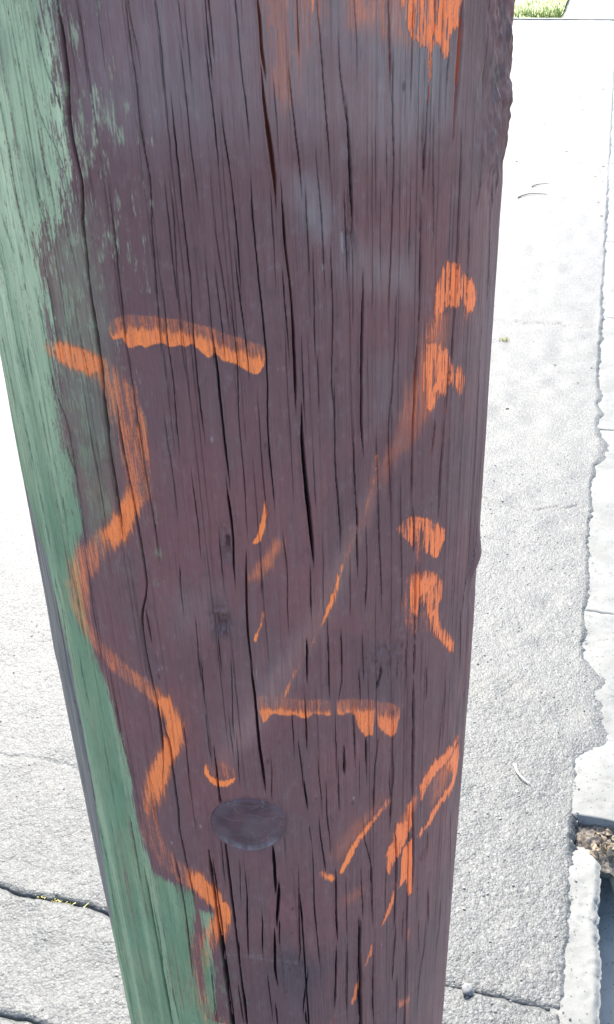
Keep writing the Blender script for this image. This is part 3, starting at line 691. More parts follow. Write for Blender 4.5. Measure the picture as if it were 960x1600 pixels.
PATCHES=[
 ('o',1,1.2,1,0.97,0.46,22,287,305,[(-6364,127973),(-5899,128267),(-5406,128408),(-4187,128450),(-2890,128336),(-1645,127999),(-554,127562),(546,127113),(671,126772),(584,126136),(338,125782),(192,125730),(51,125769),(-171,125905),(-581,126201),(-996,126398),(-1304,126465),(-1455,126741),(-1562,126833),(-1652,126773),(-1809,126590),(-1892,126621),(-2023,126772),(-2343,127071),(-2529,127248),(-2860,127088),(-3085,127170),(-3328,127069),(-3621,127084),(-3817,127193),(-4084,127206),(-4367,127094),(-4751,126940),(-5049,127034),(-5351,126881),(-5581,126824),(-5744,127050),(-5841,127282),(-6287,127135),(-6411,127423)]),
 ('o',3,1.5,5,0.95,0.8,10,586,329,[(10225,129238),(10899,128999),(11446,128415),(12605,127531),(13048,126904),(12989,126264),(12590,126033),(11957,126374),(11655,126926),(11388,127265),(11321,126771),(10929,126828),(10437,127104),(10056,126898),(9495,126870),(9554,128134),(9833,128764)]),
 ('o',4,2,6,0.94,0.8,12,544,358,[(9032,125530),(9727,125351),(10567,124748),(10902,123923),(12047,123192),(12197,122427),(11992,121863),(11574,122243),(11234,122692),(10858,123111),(10658,122871),(10531,122428),(10056,122532),(9876,122211),(9651,121870),(9207,122169),(8958,123494),(8954,124470)]),
 ('o',5,3,3,0.55,1,0,504,419,[(8407,115372),(9388,114935),(9616,113508),(9009,113466),(8505,114030)]),
 ('o',5,1.6,3,0.96,0.8,12,519,420,[(7384,115751),(7800,116178),(8422,116159),(9455,115590),(10410,114775),(10987,114071),(10976,113405),(10701,113041),(10554,112607),(10265,112631),(10081,112896),(9465,113414),(9374,114205),(9035,115056),(8691,115249),(8549,114092),(8251,114632),(7703,115066)]),
 ('o',6,1.8,4,0.94,0.78,12,652,477,[(8339,112181),(8711,112429),(9638,112098),(10458,111405),(11073,110442),(11139,109547),(10743,108914),(11008,107827),(11253,107154),(12119,106108),(12797,104903),(12767,104373),(12333,104631),(11637,105749),(10826,106757),(10207,107891),(9858,109015),(9424,110066),(8935,109430),(8619,109819)]),
 ('o',6,5,8,0.42,1,0,500,461,[(7873,112353),(8713,112386),(9700,109916),(10227,107551),(9539,107722),(8470,108541),(7853,109978)]),
 ('o',7,1.2,1,0.98,0.36,20,355,477,[(-860,106661),(597,106451),(2727,105936),(3427,105639),(3416,104780),(3299,104575),(2852,104755),(2342,105035),(2044,104817),(1825,104769),(1574,104869),(1223,105127),(863,105041),(442,105194),(127,105277),(-90,105154),(-284,104785),(-465,104700),(-586,105140),(-736,105671),(-819,106099)]),
 ('o',7,1.2,1.6,0.97,0.46,18,405,490,[(3653,105615),(4935,105197),(6097,104641),(6149,103782),(6075,102567),(6039,101822),(5733,102073),(5478,102041),(5182,102581),(4894,103256),(4814,104080),(4534,104338),(4298,104428),(4101,104256),(3908,104374),(3681,104694)]),
 ('o',7,1.2,1.6,0.96,0.45,22,485,516,[(6272,104411),(7223,103828),(7755,103385),(7969,102707),(7739,102128),(7615,101273),(7329,101075),(6945,101448),(6296,102457)]),
 ('o',8,1,1,1,0.9,4,388,532,[(-4049,101268),(-3905,101141),(-3811,100378),(-3446,100128),(-2920,100045),(-2527,100298),(-2254,100478),(-2397,99995),(-2834,99633),(-3490,99538),(-3856,99790),(-4112,100475)]),
 ('o',8,6,4,0.35,1,0,380,525,[(-3905,101141),(-3077,101584),(-2101,101163),(-2295,100423),(-2924,99992),(-3737,100340)]),
 ('o',11,1.4,3,0.95,0.9,10,559,625,[(8875,92819),(7655,93294),(7535,91691),(7085,90963),(7012,89260),(7442,88629),(7742,89614),(8226,90001),(8866,91427),(9238,92535),(9105,94423),(8539,94376)]),
 ('o',12,0.9,1.5,1,0.95,4,618,673,[(8498,90353),(9187,90736),(9358,87920),(9539,84963),(9086,85170),(8838,87058),(8266,86546),(8394,88080),(8410,89477)]),
 ('o',13,3,7,0.97,1,0,381,239,[(6453,141692),(8289,141579),(10528,141428),(10437,140524),(10411,139356),(10042,139110),(9730,138833),(9664,138046),(9426,137977),(9179,138726),(8924,138516),(8840,137366),(8620,137246),(8593,138457),(8156,138598),(7558,139054),(7244,139656),(6970,140352),(6646,141034)]),
 ('o',13,30,8,0.55,1,0,299,222,[(4205,141813),(5679,141736),(7304,141641),(7499,140645),(7702,139616),(7405,138721),(6147,139068),(4585,139528),(4391,140690)]),
 ('o',13,24,8,0.42,1,0,249,220,[(1134,141531),(2267,141486),(3436,141432),(3926,140123),(3135,139292),(2847,138069),(2553,136808),(1773,136623),(1205,138051),(1187,138953),(1169,139834),(1151,140693)]),
 ('g',0,3.5,6,1,1,0,400,550,[(-6677,142056),(-6918,140774),(-6950,139893),(-6982,138990),(-7088,137589),(-7198,136131),(-7247,134618),(-7587,132744),(-8903,131194),(-9685,130205),(-9675,128420),(-9665,126560),(-9968,124205),(-10047,122823),(-10129,121396),(-9975,119261),(-9784,117431),(-9934,115727),(-10914,113985),(-11100,112422),(-11124,109767),(-10806,107252),(-10272,105764),(-9929,104723),(-9631,101851),(-9351,99362),(-9375,97144),(-9400,94839),(-9104,92043),(-8655,89846),(-7044,89521),(-5894,89435),(-5869,87188),(-6472,83163),(-6475,78819),(-5734,74603),(-5672,70543),(-5606,66239),(-36000,66239),(-36000,142056)]),
 ('g',0,2,5,0.9,1,0,478,739,[(-5509,87669),(-4505,87513),(-5047,84514),(-5083,81699),(-5141,77235),(-5734,74603),(-5950,76835),(-5800,82092),(-5366,85067)]),
 ('g',0,5,26,0.62,1,0,288,225,[(-6586,140344),(-5896,139697),(-5874,139138),(-6491,138893)]),
 ('g',0,5,26,0.6,1,0,300,239,[(-6877,138070),(-6363,137387),(-5596,137653),(-5725,137177),(-6946,136999)]),
 ('g',0,6,28,0.62,1,0,293,248,[(-6971,136513),(-5722,136819),(-4511,137097),(-4723,135890),(-5505,135365),(-5485,134486),(-6797,133880),(-7200,134877)]),
 ('g',0,6,30,0.6,1,0,320,276,[(-6650,132838),(-5372,133201),(-5255,131874),(-5891,130580),(-6680,130639),(-6665,131754)]),
 ('g',0,10,30,0.68,1,0,411,340,[(-8685,131508),(-6977,132807),(-7105,131569),(-7237,130289),(-7294,128928),(-7354,127519),(-7416,126061),(-7480,124551),(-7546,122986),(-7616,121363),(-7708,119553),(-7804,117667),(-9776,115063),(-9868,117014),(-9957,118893),(-10045,120705),(-9959,122386),(-9877,124005),(-9799,125566),(-9784,127059),(-9770,128502),(-9756,129899)]),
 ('g',0,12,26,0.35,1,0,477,765,[(-5121,82395),(-3691,83575),(-3107,78670),(-3618,73887),(-5091,73322),(-5101,76484),(-5112,79505)]),
 ('g',0,30,10,0.28,1,0,400,338,[(-8685,131508),(-6977,132807),(-6853,131597),(-6726,130351),(-6773,128998),(-6822,127599),(-6872,126151),(-6949,124648),(-7029,123090),(-7112,121474),(-7308,119650),(-7515,117744),(-9273,115248),(-9533,117131),(-9790,118949),(-10045,120705),(-9959,122386),(-9877,124005),(-9799,125566),(-9784,127059),(-9770,128502),(-9756,129899)]),
 ('b',0,2.5,4,1,1,0,600,700,[(-16501,113924),(-16022,112663),(-14924,111650),(-14681,109611),(-14446,107495),(-14058,104705),(-14076,101912),(-14134,97659),(-14189,95335),(-14247,92918),(-14721,88686),(-15139,84901),(-15647,80776),(-16635,75778),(-21500,70778),(-21500,116924)]),
 ('d',0,25,12,0.5,1,0,433,704,[(-1076,84581),(1000,83638),(3160,82190),(1299,78521),(-1263,80351)]),
 ('d',0,60,12,0.3,1,0,483,816,[(-4043,84854),(-2186,85467),(-401,85731),(1374,85673),(3199,85282),(5147,84500),(7332,83193),(10008,81020),(14182,76549),(14620,72809),(15143,68745),(15804,64241),(16767,58973),(18365,52263),(10768,64205),(7619,67936),(5168,70150),(3023,71534),(1026,72328),(-916,72628),(-2882,72452),(-4957,71746),(-4709,75288),(-4474,78643),(-4253,81827)]),
 ('d',0,10,10,0.45,1,0,337,426,[(-2922,113273),(-2021,113324),(-1825,111246),(-2461,110359),(-3136,110520)]),
 ('d',0,10,10,0.4,1,0,318,381,[(-1939,117804),(-1334,117435),(-1551,115525),(-2169,115902)]),
 ('d',0,18,14,0.3,1,0,432,472,[(4441,109617),(7531,108334),(7586,106210),(7643,103996),(5015,105261),(4720,107490)]),
 ('d',0,8,10,0.35,1,0,304,277,[(4398,131799),(5000,131576),(4846,130629),(4451,130689)]),
 ('d',0,22,10,0.4,1,0,333,222,[(-8445,141822),(-6317,141849),(-6546,140889),(-6785,139897),(-8084,138710),(-8302,139846),(-8374,140847)]),
 ('d',0,16,10,0.35,1,0,453,245,[(-11564,139196),(-9702,139666),(-9521,138626),(-10716,137568),(-12227,137420)]),
 ('d',0,14,12,0.35,1,0,414,275,[(-9711,135147),(-8720,134477),(-9473,132506),(-10207,133223)]),
 ('c',0,80,10,0.62,1,0,276,235,[(-5461,142060),(-4369,142057),(-3325,142048),(-2314,142033),(-1324,142013),(-344,141989),(637,141959),(1626,141925),(2636,141884),(3677,141838),(4765,141784),(5920,141722),(7170,141649),(8562,141562),(10182,141453),(10263,140538),(10346,139600),(10431,138635),(10521,137644),(10613,136625),(10709,135577),(8995,135331),(7532,135038),(6218,134711),(4901,135213),(3682,135670),(2531,136092),(1317,135932),(120,135751),(-1078,135547),(-2087,135708),(-3112,135852),(-4163,135980),(-5257,136089),(-6414,136179),(-6240,137234),(-6073,138257),(-5912,139250),(-5757,140213),(-5607,141150)]),  # veil of glare across the upper pole, put into the colour
 ('c',0,22,12,0.55,1,0,274,262,[(1954,134535),(3018,134319),(3821,132413),(3518,131369),(2685,132005),(1912,133393)]),
 ('c',0,30,14,0.32,1,0,335,289,[(4102,131567),(5311,131114),(6622,130604),(8086,130018),(8580,127805),(7024,128332),(5645,128766),(4088,130181)]),
 ('c',0,26,14,0.32,1,0,356,335,[(6014,125630),(7289,125311),(7233,123853),(7175,122347),(5703,121732),(5809,123068),(5913,124366)]),
 ('c',0,35,12,0.22,1,0,342,418,[(-5320,113544),(-3619,114017),(-2019,114333),(-2297,112697),(-2586,110997),(-5122,110203),(-5223,111900)]),
 ('c',0,30,8,0.22,1,0,349,462,[(398,110080),(2124,110677),(1551,108814),(963,106865),(-149,105429),(-1291,103867),(-2482,102158),(-3120,103590),(-2184,105374),(-1292,107040),(-434,108604)]),
 ('c',0,40,8,0.25,1,0,752,352,[(9644,137756),(11723,137987),(14922,138080),(15134,136990),(15368,135862),(15628,134691),(15924,133472),(16272,132197),(16701,130853),(17304,129404),(18455,127717),(18435,126337),(18415,124920),(18395,123464),(18415,121832),(18436,120147),(17502,118875),(16608,117585),(16013,116128),(15527,114586),(15101,112977),(12500,114445),(12508,116089),(12515,117682),(12522,119228),(12529,120728),(12536,122185),(12542,123599),(12548,124974),(12555,126310),(12561,127609),(12566,128873),(12020,130335),(11533,131718),(11092,133033),(10688,134289),(10315,135492),(9968,136646)]),
]
STROKES=[
 ('o',2,6,5,[(-10367,125848,11.0,0.46,496,345),(-9165,125938,18.0,0.9,433,335),(-8012,125793,21.0,0.9,389,330),(-6997,125339,22.0,0.39,361,329),(-6326,124481,24.0,0.52,349,332),(-6069,123370,24.0,0.52,347,340),(-5945,121695,22.0,0.52,351,353),(-5880,120304,20.0,0.52,355,364),(-5887,119405,18.0,0.48,358,371),(-6560,118350,14.0,0.95,378,383),(-7199,117256,15.0,0.95,399,396),(-7895,116292,14.0,0.95,426,409),(-8797,115414,13.0,0.37,465,424),(-9930,114268,16.0,0.58,530,446),(-11046,112661,16.0,0.6,618,476),(-11578,111104,15.0,0.56,676,501),(-11589,109530,14.0,0.48,687,518),(-10873,108294,12.0,0.42,628,519),(-9702,107477,13.0,0.46,550,511),(-8376,106807,13.0,0.48,485,503),(-7057,106236,13.0,0.4,439,496),(-6092,105366,14.0,0.95,416,497),(-5631,104046,14.0,0.95,410,507),(-5720,102775,12.0,0.95,416,520),(-6284,101311,11.0,0.95,436,538),(-6805,100065,12.0,0.95,456,555),(-7621,98087,12.0,0.9,492,584),(-8270,95963,11.0,0.37,528,614),(-8365,93698,16.0,0.26,542,641),(-7739,91945,16.0,0.26,522,652),(-6438,90885,16.0,0.34,480,649),(-5363,90403,15.0,0.95,453,644),(-4376,89226,16.0,0.95,437,649),(-3832,87900,10.0,0.95,433,660),(-4248,86274,13.0,0.95,445,680),(-5358,84044,16.0,0.31,476,715),(-6267,81139,13.0,0.29,511,758),(-6440,78087,16.0,0.26,528,797),(-5772,75374,18.0,0.28,518,822),(-4868,73018,22.0,0.31,503,840)]),
 ('o',2,13,5,[(-10367,125848,13.0,0.22,496,345),(-9165,125938,20.0,0.36,433,335),(-8012,125793,23.0,0.36,389,330),(-6997,125339,24.0,0.18,361,329),(-6326,124481,26.0,0.17,349,332),(-6069,123370,26.0,0.17,347,340),(-5945,121695,24.0,0.16,351,353),(-5880,120304,22.0,0.2,355,364),(-5887,119405,20.0,0.23,358,371),(-6560,118350,16.0,0.45,378,383),(-7199,117256,17.0,0.45,399,396),(-7895,116292,16.0,0.45,426,409),(-8797,115414,15.0,0.17,465,424),(-9930,114268,20.0,0.14,530,446),(-11046,112661,20.0,0.16,618,476),(-11578,111104,19.0,0.14,676,501),(-11589,109530,18.0,0.12,687,518),(-10873,108294,16.0,0.1,628,519),(-9702,107477,17.0,0.13,550,511),(-8376,106807,17.0,0.15,485,503),(-7057,106236,15.0,0.19,439,496),(-6092,105366,16.0,0.44,416,497),(-5631,104046,16.0,0.45,410,507),(-5720,102775,14.0,0.45,416,520),(-6284,101311,13.0,0.43,436,538),(-6805,100065,14.0,0.43,456,555),(-7621,98087,14.0,0.36,492,584),(-8270,95963,13.0,0.17,528,614),(-8365,93698,18.0,0.12,542,641),(-7739,91945,18.0,0.12,522,652),(-6438,90885,18.0,0.16,480,649),(-5363,90403,17.0,0.43,453,644),(-4376,89226,18.0,0.45,437,649),(-3832,87900,12.0,0.45,433,660),(-4248,86274,15.0,0.43,445,680),(-5358,84044,18.0,0.14,476,715),(-6267,81139,15.0,0.14,511,758),(-6440,78087,18.0,0.12,528,797),(-5772,75374,20.0,0.13,518,822),(-4868,73018,24.0,0.14,503,840)]),
 ('o',2,1.5,1.5,[(-3687,88772,5.0,1.0,428,649),(-3530,87971,4.0,1.0,429,657),(-3596,86977,3.5,1.0,433,668)]),
 ('o',9,1.3,1.5,[(311,119087,1.5,0.8,308,360),(246,118364,3.0,1.0,310,365),(46,117454,4.5,1.0,313,373),(-173,116829,5.0,1.0,314,378),(-368,116726,3.0,0.9,315,379)]),
 ('o',9,8,7,[(796,116554,9.0,0.6,317,380),(237,115452,11.0,0.62,319,389),(-578,114561,8.0,0.58,322,396)]),
 ('o',9,1.3,1.5,[(-107,112254,1.5,0.4,329,415),(-236,111635,2.0,0.6,331,420),(-622,110591,2.2,0.85,335,430)]),
 ('o',4,14,10,[(9805,126365,14.0,0.55,483,327),(9272,124403,24.0,0.58,464,340),(8619,122232,26.0,0.5,445,353),(7699,120780,24.0,0.4,415,360),(6538,119720,18.0,0.36,384,364),(5552,117623,14.0,0.3,368,378),(4469,115441,14.0,0.26,356,393),(3024,112174,16.0,0.22,347,417),(1011,108229,18.0,0.2,345,449),(-1069,104676,18.0,0.2,355,483),(-2889,101607,14.0,0.25,376,516)]),
 ('o',14,2.5,3,[(6078,120399,2.5,0.5,370,358),(6054,119324,2.5,0.45,373,366),(5442,117468,3.0,0.16,366,379),(4864,116108,3.0,0.2,360,388),(4324,115008,2.5,0.42,355,396),(3924,113796,3.0,0.85,353,405),(3521,112549,3.4,0.95,352,414),(3008,111334,3.0,0.9,350,424),(2677,110556,2.0,0.4,349,430),(1800,108990,2.5,0.12,347,443),(1203,107746,2.2,0.45,347,453),(775,106520,2.5,0.8,349,464)]),
 ('o',10,2,2.5,[(7148,95674,5.0,0.4,500,579),(6293,94877,4.0,0.7,474,582),(5787,94358,3.5,1.0,461,585),(4978,93507,4.2,1.0,444,591),(4447,92343,5.0,1.0,437,601),(3830,91114,3.5,1.0,430,612)]),
 ('o',10,14,6,[(6376,95804,10.0,0.45,473,574),(5021,94422,15.0,0.42,442,582),(3632,92715,13.0,0.36,421,595)]),
 ('o',10,2.5,3,[(2570,91493,3.0,0.5,411,606),(2934,90871,4.0,0.8,417,613),(3312,90660,4.0,0.9,423,615)]),
 ('o',10,10,8,[(4339,88033,10.0,0.4,450,644),(4932,88355,8.0,0.4,461,643)]),
 ('o',15,2,6,[(14894,95057,4.05,0.6,1609,694),(13897,95199,6.75,0.75,1241,662),(12773,95494,10.8,0.95,984,635),(11303,95701,9.45,0.95,775,612),(10304,95123,7.425,0.9,682,607),(9976,93979,4.05,0.7,662,616)]),
 ('o',15,1.6,5,[(13997,94398,6.75,1.0,1278,673),(15046,92377,4.725,1.0,1718,733),(14264,91401,5.4,1.0,1395,716),(13242,91703,5.4,0.9,1108,686),(12316,91708,5.4,0.95,935,669),(11528,91317,6.75,0.95,828,661),(10819,90773,4.725,0.95,753,658),(10080,90484,2.43,0.8,688,653)]),
 ('o',15,10,10,[(12865,94532,13.0,0.75,1008,647),(12054,92865,11.0,0.65,887,652)]),
 ('o',11,8,6,[(9348,94237,6.0,0.9,616,608),(8373,92597,11.0,0.6,567,617)]),
 ('o',12,1.6,2,[(7964,87253,1.5,0.8,570,669),(7667,85697,3.2,0.95,563,684),(7202,84369,2.8,0.95,548,695),(6733,83698,1.5,0.7,532,700)]),
 ('o',16,1.6,2,[(6075,82154,1.4,0.5,515,713),(5878,81154,2.2,0.75,513,723),(5578,80281,1.8,0.7,507,731)]),
 ('o',16,1.6,2,[(4931,78507,2.4,0.9,496,748),(4681,76929,2.4,0.85,496,765),(4581,76533,1.2,0.7,495,769)]),
 ('o',16,3,4,[(3281,76978,2.5,0.4,469,761),(3019,74933,3.0,0.5,471,784),(2842,72449,3.0,0.5,477,813)]),
 ('o',16,4,4,[(9363,81063,3.0,0.5,681,749),(9141,79970,2.0,0.3,671,759)]),
 ('o',16,3,4,[(9873,73198,2.0,0.5,760,846),(9618,72346,3.0,0.6,743,853),(8848,72780,3.0,0.6,685,839),(8305,73746,2.0,0.4,647,823)]),
 ('o',5,3,3,[(8750,113836,3.0,0.5,489,422),(9083,112928,4.0,0.5,510,431)]),
 ('o',13,2,3,[(3151,141025,3.5,0.55,250,211),(3181,140167,2.5,0.5,253,217),(3219,139596,1.5,0.3,255,220)]),
 ('o',3,5,8,[(9940,127185,6.0,0.55,486,322),(9698,126557,8.0,0.5,476,325),(9373,125850,8.0,0.5,462,329)]),
 ('o',3,4,6,[(12104,126195,4.0,0.5,666,342),(11777,125742,3.0,0.35,634,343)]),
 ('c',0,16,5,[(5732,118131,14.0,0.3,370,374),(3566,113280,18.0,0.3,350,408),(1011,108229,20.0,0.35,345,449),(-1069,104676,20.0,0.35,355,483),(-2871,101865,16.0,0.35,375,514)]),
 ('c',0,0.9,2,[(-4504,122710,1.0,0.5,323,340),(-4283,122397,1.2,0.7,321,341),(-4021,122490,1.0,0.6,317,340),(-3924,122834,1.0,0.5,315,337)]),
 ('c',0,0.9,2,[(-5052,124103,1.5,0.5,326,331),(-4984,123587,1.2,0.5,327,334)]),
 ('c',0,0.9,2,[(781,126059,1.2,0.6,286,308),(922,125986,1.0,0.3,287,308)]),
 ('c',0,0.9,2,[(1178,125901,1.4,0.8,288,309),(1233,125833,1.2,0.7,288,309)]),
 ('c',0,0.9,2,[(1438,125906,1.4,0.8,289,309),(1464,125810,1.0,0.6,289,310)]),
 ('c',0,0.9,2,[(-6213,107864,1.0,0.7,409,475),(-5868,108146,1.0,0.6,400,470)]),
 ('c',0,0.9,2,[(-7041,107042,1.5,0.7,436,488),(-7266,106585,1.0,0.5,445,495)]),
 ('c',0,0.9,2,[(-7085,104637,1.2,0.6,447,512),(-7258,104277,1.0,0.5,454,517)]),
 ('c',0,0.9,2,[(-7041,115628,1.0,0.8,401,410),(-7004,114762,1.2,0.8,404,417),(-6902,113776,1.0,0.7,405,425),(-6852,112965,1.2,0.8,407,432)]),
 ('c',0,0.9,2,[(-6115,109071,1.0,0.5,402,463),(-6127,108618,1.0,0.5,404,467)]),
 ('c',0,0.9,2,[(-4598,83298,1.2,0.4,462,716),(-1112,83758,1.2,0.5,422,691)]),
 ('c',0,0.9,2,[(-656,109283,1.0,0.4,339,441),(-656,107940,1.2,0.6,343,453),(-621,107253,1.0,0.5,346,459)]),
 ('c',0,0.9,2,[(1969,110058,1.4,0.5,344,433),(2014,109170,1.5,0.6,348,441)]),
 ('c',0,0.9,2,[(-1781,117806,1.6,0.5,315,372),(-1492,117435,1.2,0.4,315,374)]),
 ('c',0,0.9,2,[(-2007,78466,1.5,0.5,444,754),(-1981,77180,1.2,0.5,448,768)]),
 ('c',0,0.9,2,[(4250,131684,1.5,0.5,295,272),(4302,130851,1.6,0.5,298,278)]),
 ('c',0,0.9,2,[(-2400,83476,2.0,0.4,431,700),(-719,83050,2.0,0.5,423,697),(969,82528,1.5,0.4,427,700)]),
]

R0, TAPER = .14, .004
def rad(z): return R0 + TAPER * (1.1 - z)

uu = np.linspace(-1, 1, 1010)
th = np.arcsin(uu * .9975)
back = np.linspace(th[-1], 2 * math.pi + th[0], 64)[1:-1]
TH = np.concatenate([th, back])
SS = np.where(TH > math.pi, TH - 2 * math.pi, TH) * R0
nd = 800
ang = PITCH + np.arctan(np.linspace(840, -880, nd) / 1600.0)
zd = CAM_H - .418 * np.tan(ang)                                   # rows finest at eye height, where the surface is nearest
ZZ = np.concatenate([np.linspace(-.29, zd[0], 26)[:-1], zd, np.linspace(zd[-1], 2.2, 60)[1:], np.linspace(2.2, 9.0, 40)[1:]])
NT, NZ = len(TH), len(ZZ)
S, Z = np.meshgrid(SS.astype(np.float32), ZZ.astype(np.float32))
G = S + .015 * (Z - 1.1)                                          # coordinate across the grain

stk = .45 * n2(G * 2400, Z * 46, 101) + .35 * n2(G * 900, Z * 22, 102) + .2 * n2(G * 5000, Z * 120, 103)
stk = np.clip((stk - .5) * 1.7 + .5, 0, 1)
blot = .6 * n2(S * 110, Z * 90, 104) + .4 * n2(S * 330, Z * 260, 105)

fleck = .40 * n2(G * 1900, Z * 210, 106) + .35 * n2(S * 420, Z * 120, 107) + .25 * n2(G * 3400, Z * 700, 108)
fleck = (fleck - .5) * 1.5 + .5
brk = .42 * n2(G * 2300, Z * 120, 115) + .30 * n2(G * 1000, Z * 45, 116) + .28 * n2(S * 3000, Z * 1300, 117)
brk = np.clip((brk - brk.mean()) / (brk.std() * 3.5) + .5, 0, 1)
disp = np.zeros_like(S)
disp += .0036 * (n2(S * 9, Z * 2.2, 110) - .5) + .0016 * (n2(G * 45, Z * 3, 111) - .5)
disp += .0007 * (n2(G * 160, Z * 6, 112) - .5) + .00042 * (n2(G * 520, Z * 11, 113) - .5) + .00022 * (n2(G * 1500, Z * 30, 114) - .5)

inside = np.zeros_like(S); tint = np.zeros_like(S); depth = np.zeros_like(S)
cols = np.arange(NT)
order = np.argsort(SS); SSs = SS[order]; dcol = np.gradient(SSs)
def cut(zs, ss, ws, ins, dmul=1.0, seed=0, taper=True):
    """cut one check into the wood: centre line ss(z), half width ws(z)"""
    o = np.argsort(zs); zs, ss, ws = zs[o], ss[o], ws[o]
    r0, r1 = np.searchsorted(ZZ, zs[0]), np.searchsorted(ZZ, zs[-1])
    if r1 - r0 < 2: return
    zr = ZZ[r0:r1]
    L = zs[-1] - zs[0]
    fz = np.linspace(zs[0], zs[-1], max(12, int(L / .0015))); fs = np.interp(fz, zs, ss)
    kw = min(11, len(fz) // 3) | 1; fs = np.convolve(np.pad(fs, kw // 2, mode='reflect', reflect_type='odd'), np.ones(kw) / kw, 'valid')
    sc = np.interp(zr, fz, fs) + .0003 * (n2(zr * 40, zr * 0 + seed, 120) - .5) + .0002 * (n2(zr * 190, zr * 0 + seed, 121) - .5)
    w = np.interp(zr, zs, ws) * (.72 + .45 * n2(zr * 48, zr * 0 + seed, 122))
    w *= .7 + .3 * sstep(.10, .36, n2(zr * 90, zr * 0 + seed, 123))
    if taper:
        t = np.minimum(zr - zs[0], zs[-1] - zr)
        w *= .25 + .75 * sstep(0, min(.02, .3 * L), t)
    c0 = np.searchsorted(SSs, sc.min() - .004); c1 = np.searchsorted(SSs, sc.max() + .004)
    ci = order[c0:c1]
    if len(ci) == 0: return
    we = np.maximum(w, .85 * np.interp(sc, SSs, dcol))
    q = np.abs(SS[ci][None, :] - sc[:, None]) / we[:, None]
    core = np.clip(1 - q ** 2, 0, 1)
    dep = np.minimum(w * 7.0, .0075)[:, None] * dmul * (1 - .65 * ins)
    idx = np.ix_(np.arange(r0, r1), ci)
    depth[idx] = np.maximum(depth[idx], core * dep)
    iv = core * np.clip(w / .00036, .1, 1)[:, None]
    better = iv > inside[idx]
    tint[idx] = np.where(better, ins, tint[idx])
    inside[idx] = np.maximum(inside[idx], iv)
    disp[idx] += .0004 * np.exp(-((q - 1.5) / .6) ** 2) * np.minimum(w / .0004, 1)[:, None]

for i, (ins, pts) in enumerate(CRACKS):
    a = np.array(pts, float) * np.array([1e-5, 1e-5, 1e-6])
    ex = .004 + .022 * rng.random(2) * (a[:, 2].mean() < .0007)      # the check thins out to a hair at both ends
    a = np.vstack([[a[0, 0] - .012 * ex[0], a[0, 1] + ex[0], a[0, 2] * .22], a, [a[-1, 0] + .012 * ex[1], a[-1, 1] - ex[1], a[-1, 2] * .22]])
    cut(a[:, 1], a[:, 0], a[:, 2] * (.54 + .16 * sstep(.85, 1.1, a[:, 1]) + .26 * sstep(.0004, .0009, a[:, 2])), ins, seed=i * 7.3)
# the many hair-fine checks between them, and those round the back and further up
for i in range(240):
    s0 = rng.uniform(-.21, .21); zc = .70 + .75 * rng.random() ** .55; L = min(.40, rng.lognormal(-2.1, .6))
    zz = np.linspace(zc - L / 2, zc + L / 2, 6)
    cut(zz, s0 - .015 * (zz - zc), np.full(6, rng.uniform(.00004, .00016)), .0, .8, seed=3000 + i * 3.1)
for i in range(240):
    far = i < 90
    s0 = rng.uniform(.2, .24) * rng.choice([-1, 1]) if far else rng.uniform(-.43, .43)
    zc = rng.uniform(.3, 1.4) if far else rng.choice([rng.uniform(-.1, .65), rng.uniform(1.55, 8.5)]); L = rng.uniform(.1, .9)
    zz = np.linspace(zc - L / 2, zc + L / 2, 8)
    cut(zz, s0 - .015 * (zz - zc), np.full(8, rng.uniform(.0004, .0016)), .0, 1.0, seed=9000 + i * 3.1)

# paint layers
fields = {k: np.zeros_like(S) for k in 'ogbcd'}
mark = np.zeros(S.shape, np.int16)
def window(smin, smax, zmin, zmax):
    r0, r1 = np.searchsorted(ZZ, zmin), np.searchsorted(ZZ, zmax)
    c0, c1 = np.searchsorted(SSs, smin), np.searchsorted(SSs, smax)
    return np.ix_(np.arange(r0, r1), order[c0:c1])
def lay(kind, mid, idx, val):
    f = fields[kind]; old = f[idx]
    if kind == 'o':
        val = val ** 1.75                                           # thin spray hides little
        m = mark[idx]; m[(val > old) & (val > .12)] = mid; mark[idx] = m
    f[idx] = 1 - (1 - old) * (1 - val) if kind in 'cd' else np.maximum(old, val)
def rough_cover(val, idx, amt=4.2, soft=0):
    if amt < 2: return val
    k = min(max((soft - 4) / 8, 0), .85)                           # a mist of overspray veils the wood, a direct hit covers it
    veil = val * (.85 + .9 * (brk[idx] - .5))
    return k * np.clip(veil, 0, 1) + (1 - k) * np.clip(.72 * sstep(-.26, .26, val - .08 - .84 * brk[idx]) + .34 * val, 0, 1) * sstep(0, .12, val)
def sdf(px, py, poly):
    d = np.full(px.shape, 1e9, np.float32); inp = np.zeros(px.shape, bool)
    n = len(poly)
    for i in range(n):
        ax, ay = poly[i]; bx, by = poly[(i + 1) % n]
        ex, ey = bx - ax, by - ay; l2 = ex * ex + ey * ey + 1e-12
        t = np.clip(((px - ax) * ex + (py - ay) * ey) / l2, 0, 1)
        d = np.minimum(d, (px - ax - t * ex) ** 2 + (py - ay - t * ey) ** 2)
        if ay != by:
            inp ^= ((ay > py) != (by > py)) & (px < (bx - ax) * (py - ay) / (by - ay) + ax)
    d = np.sqrt(d)
    return np.where(inp, -d, d)
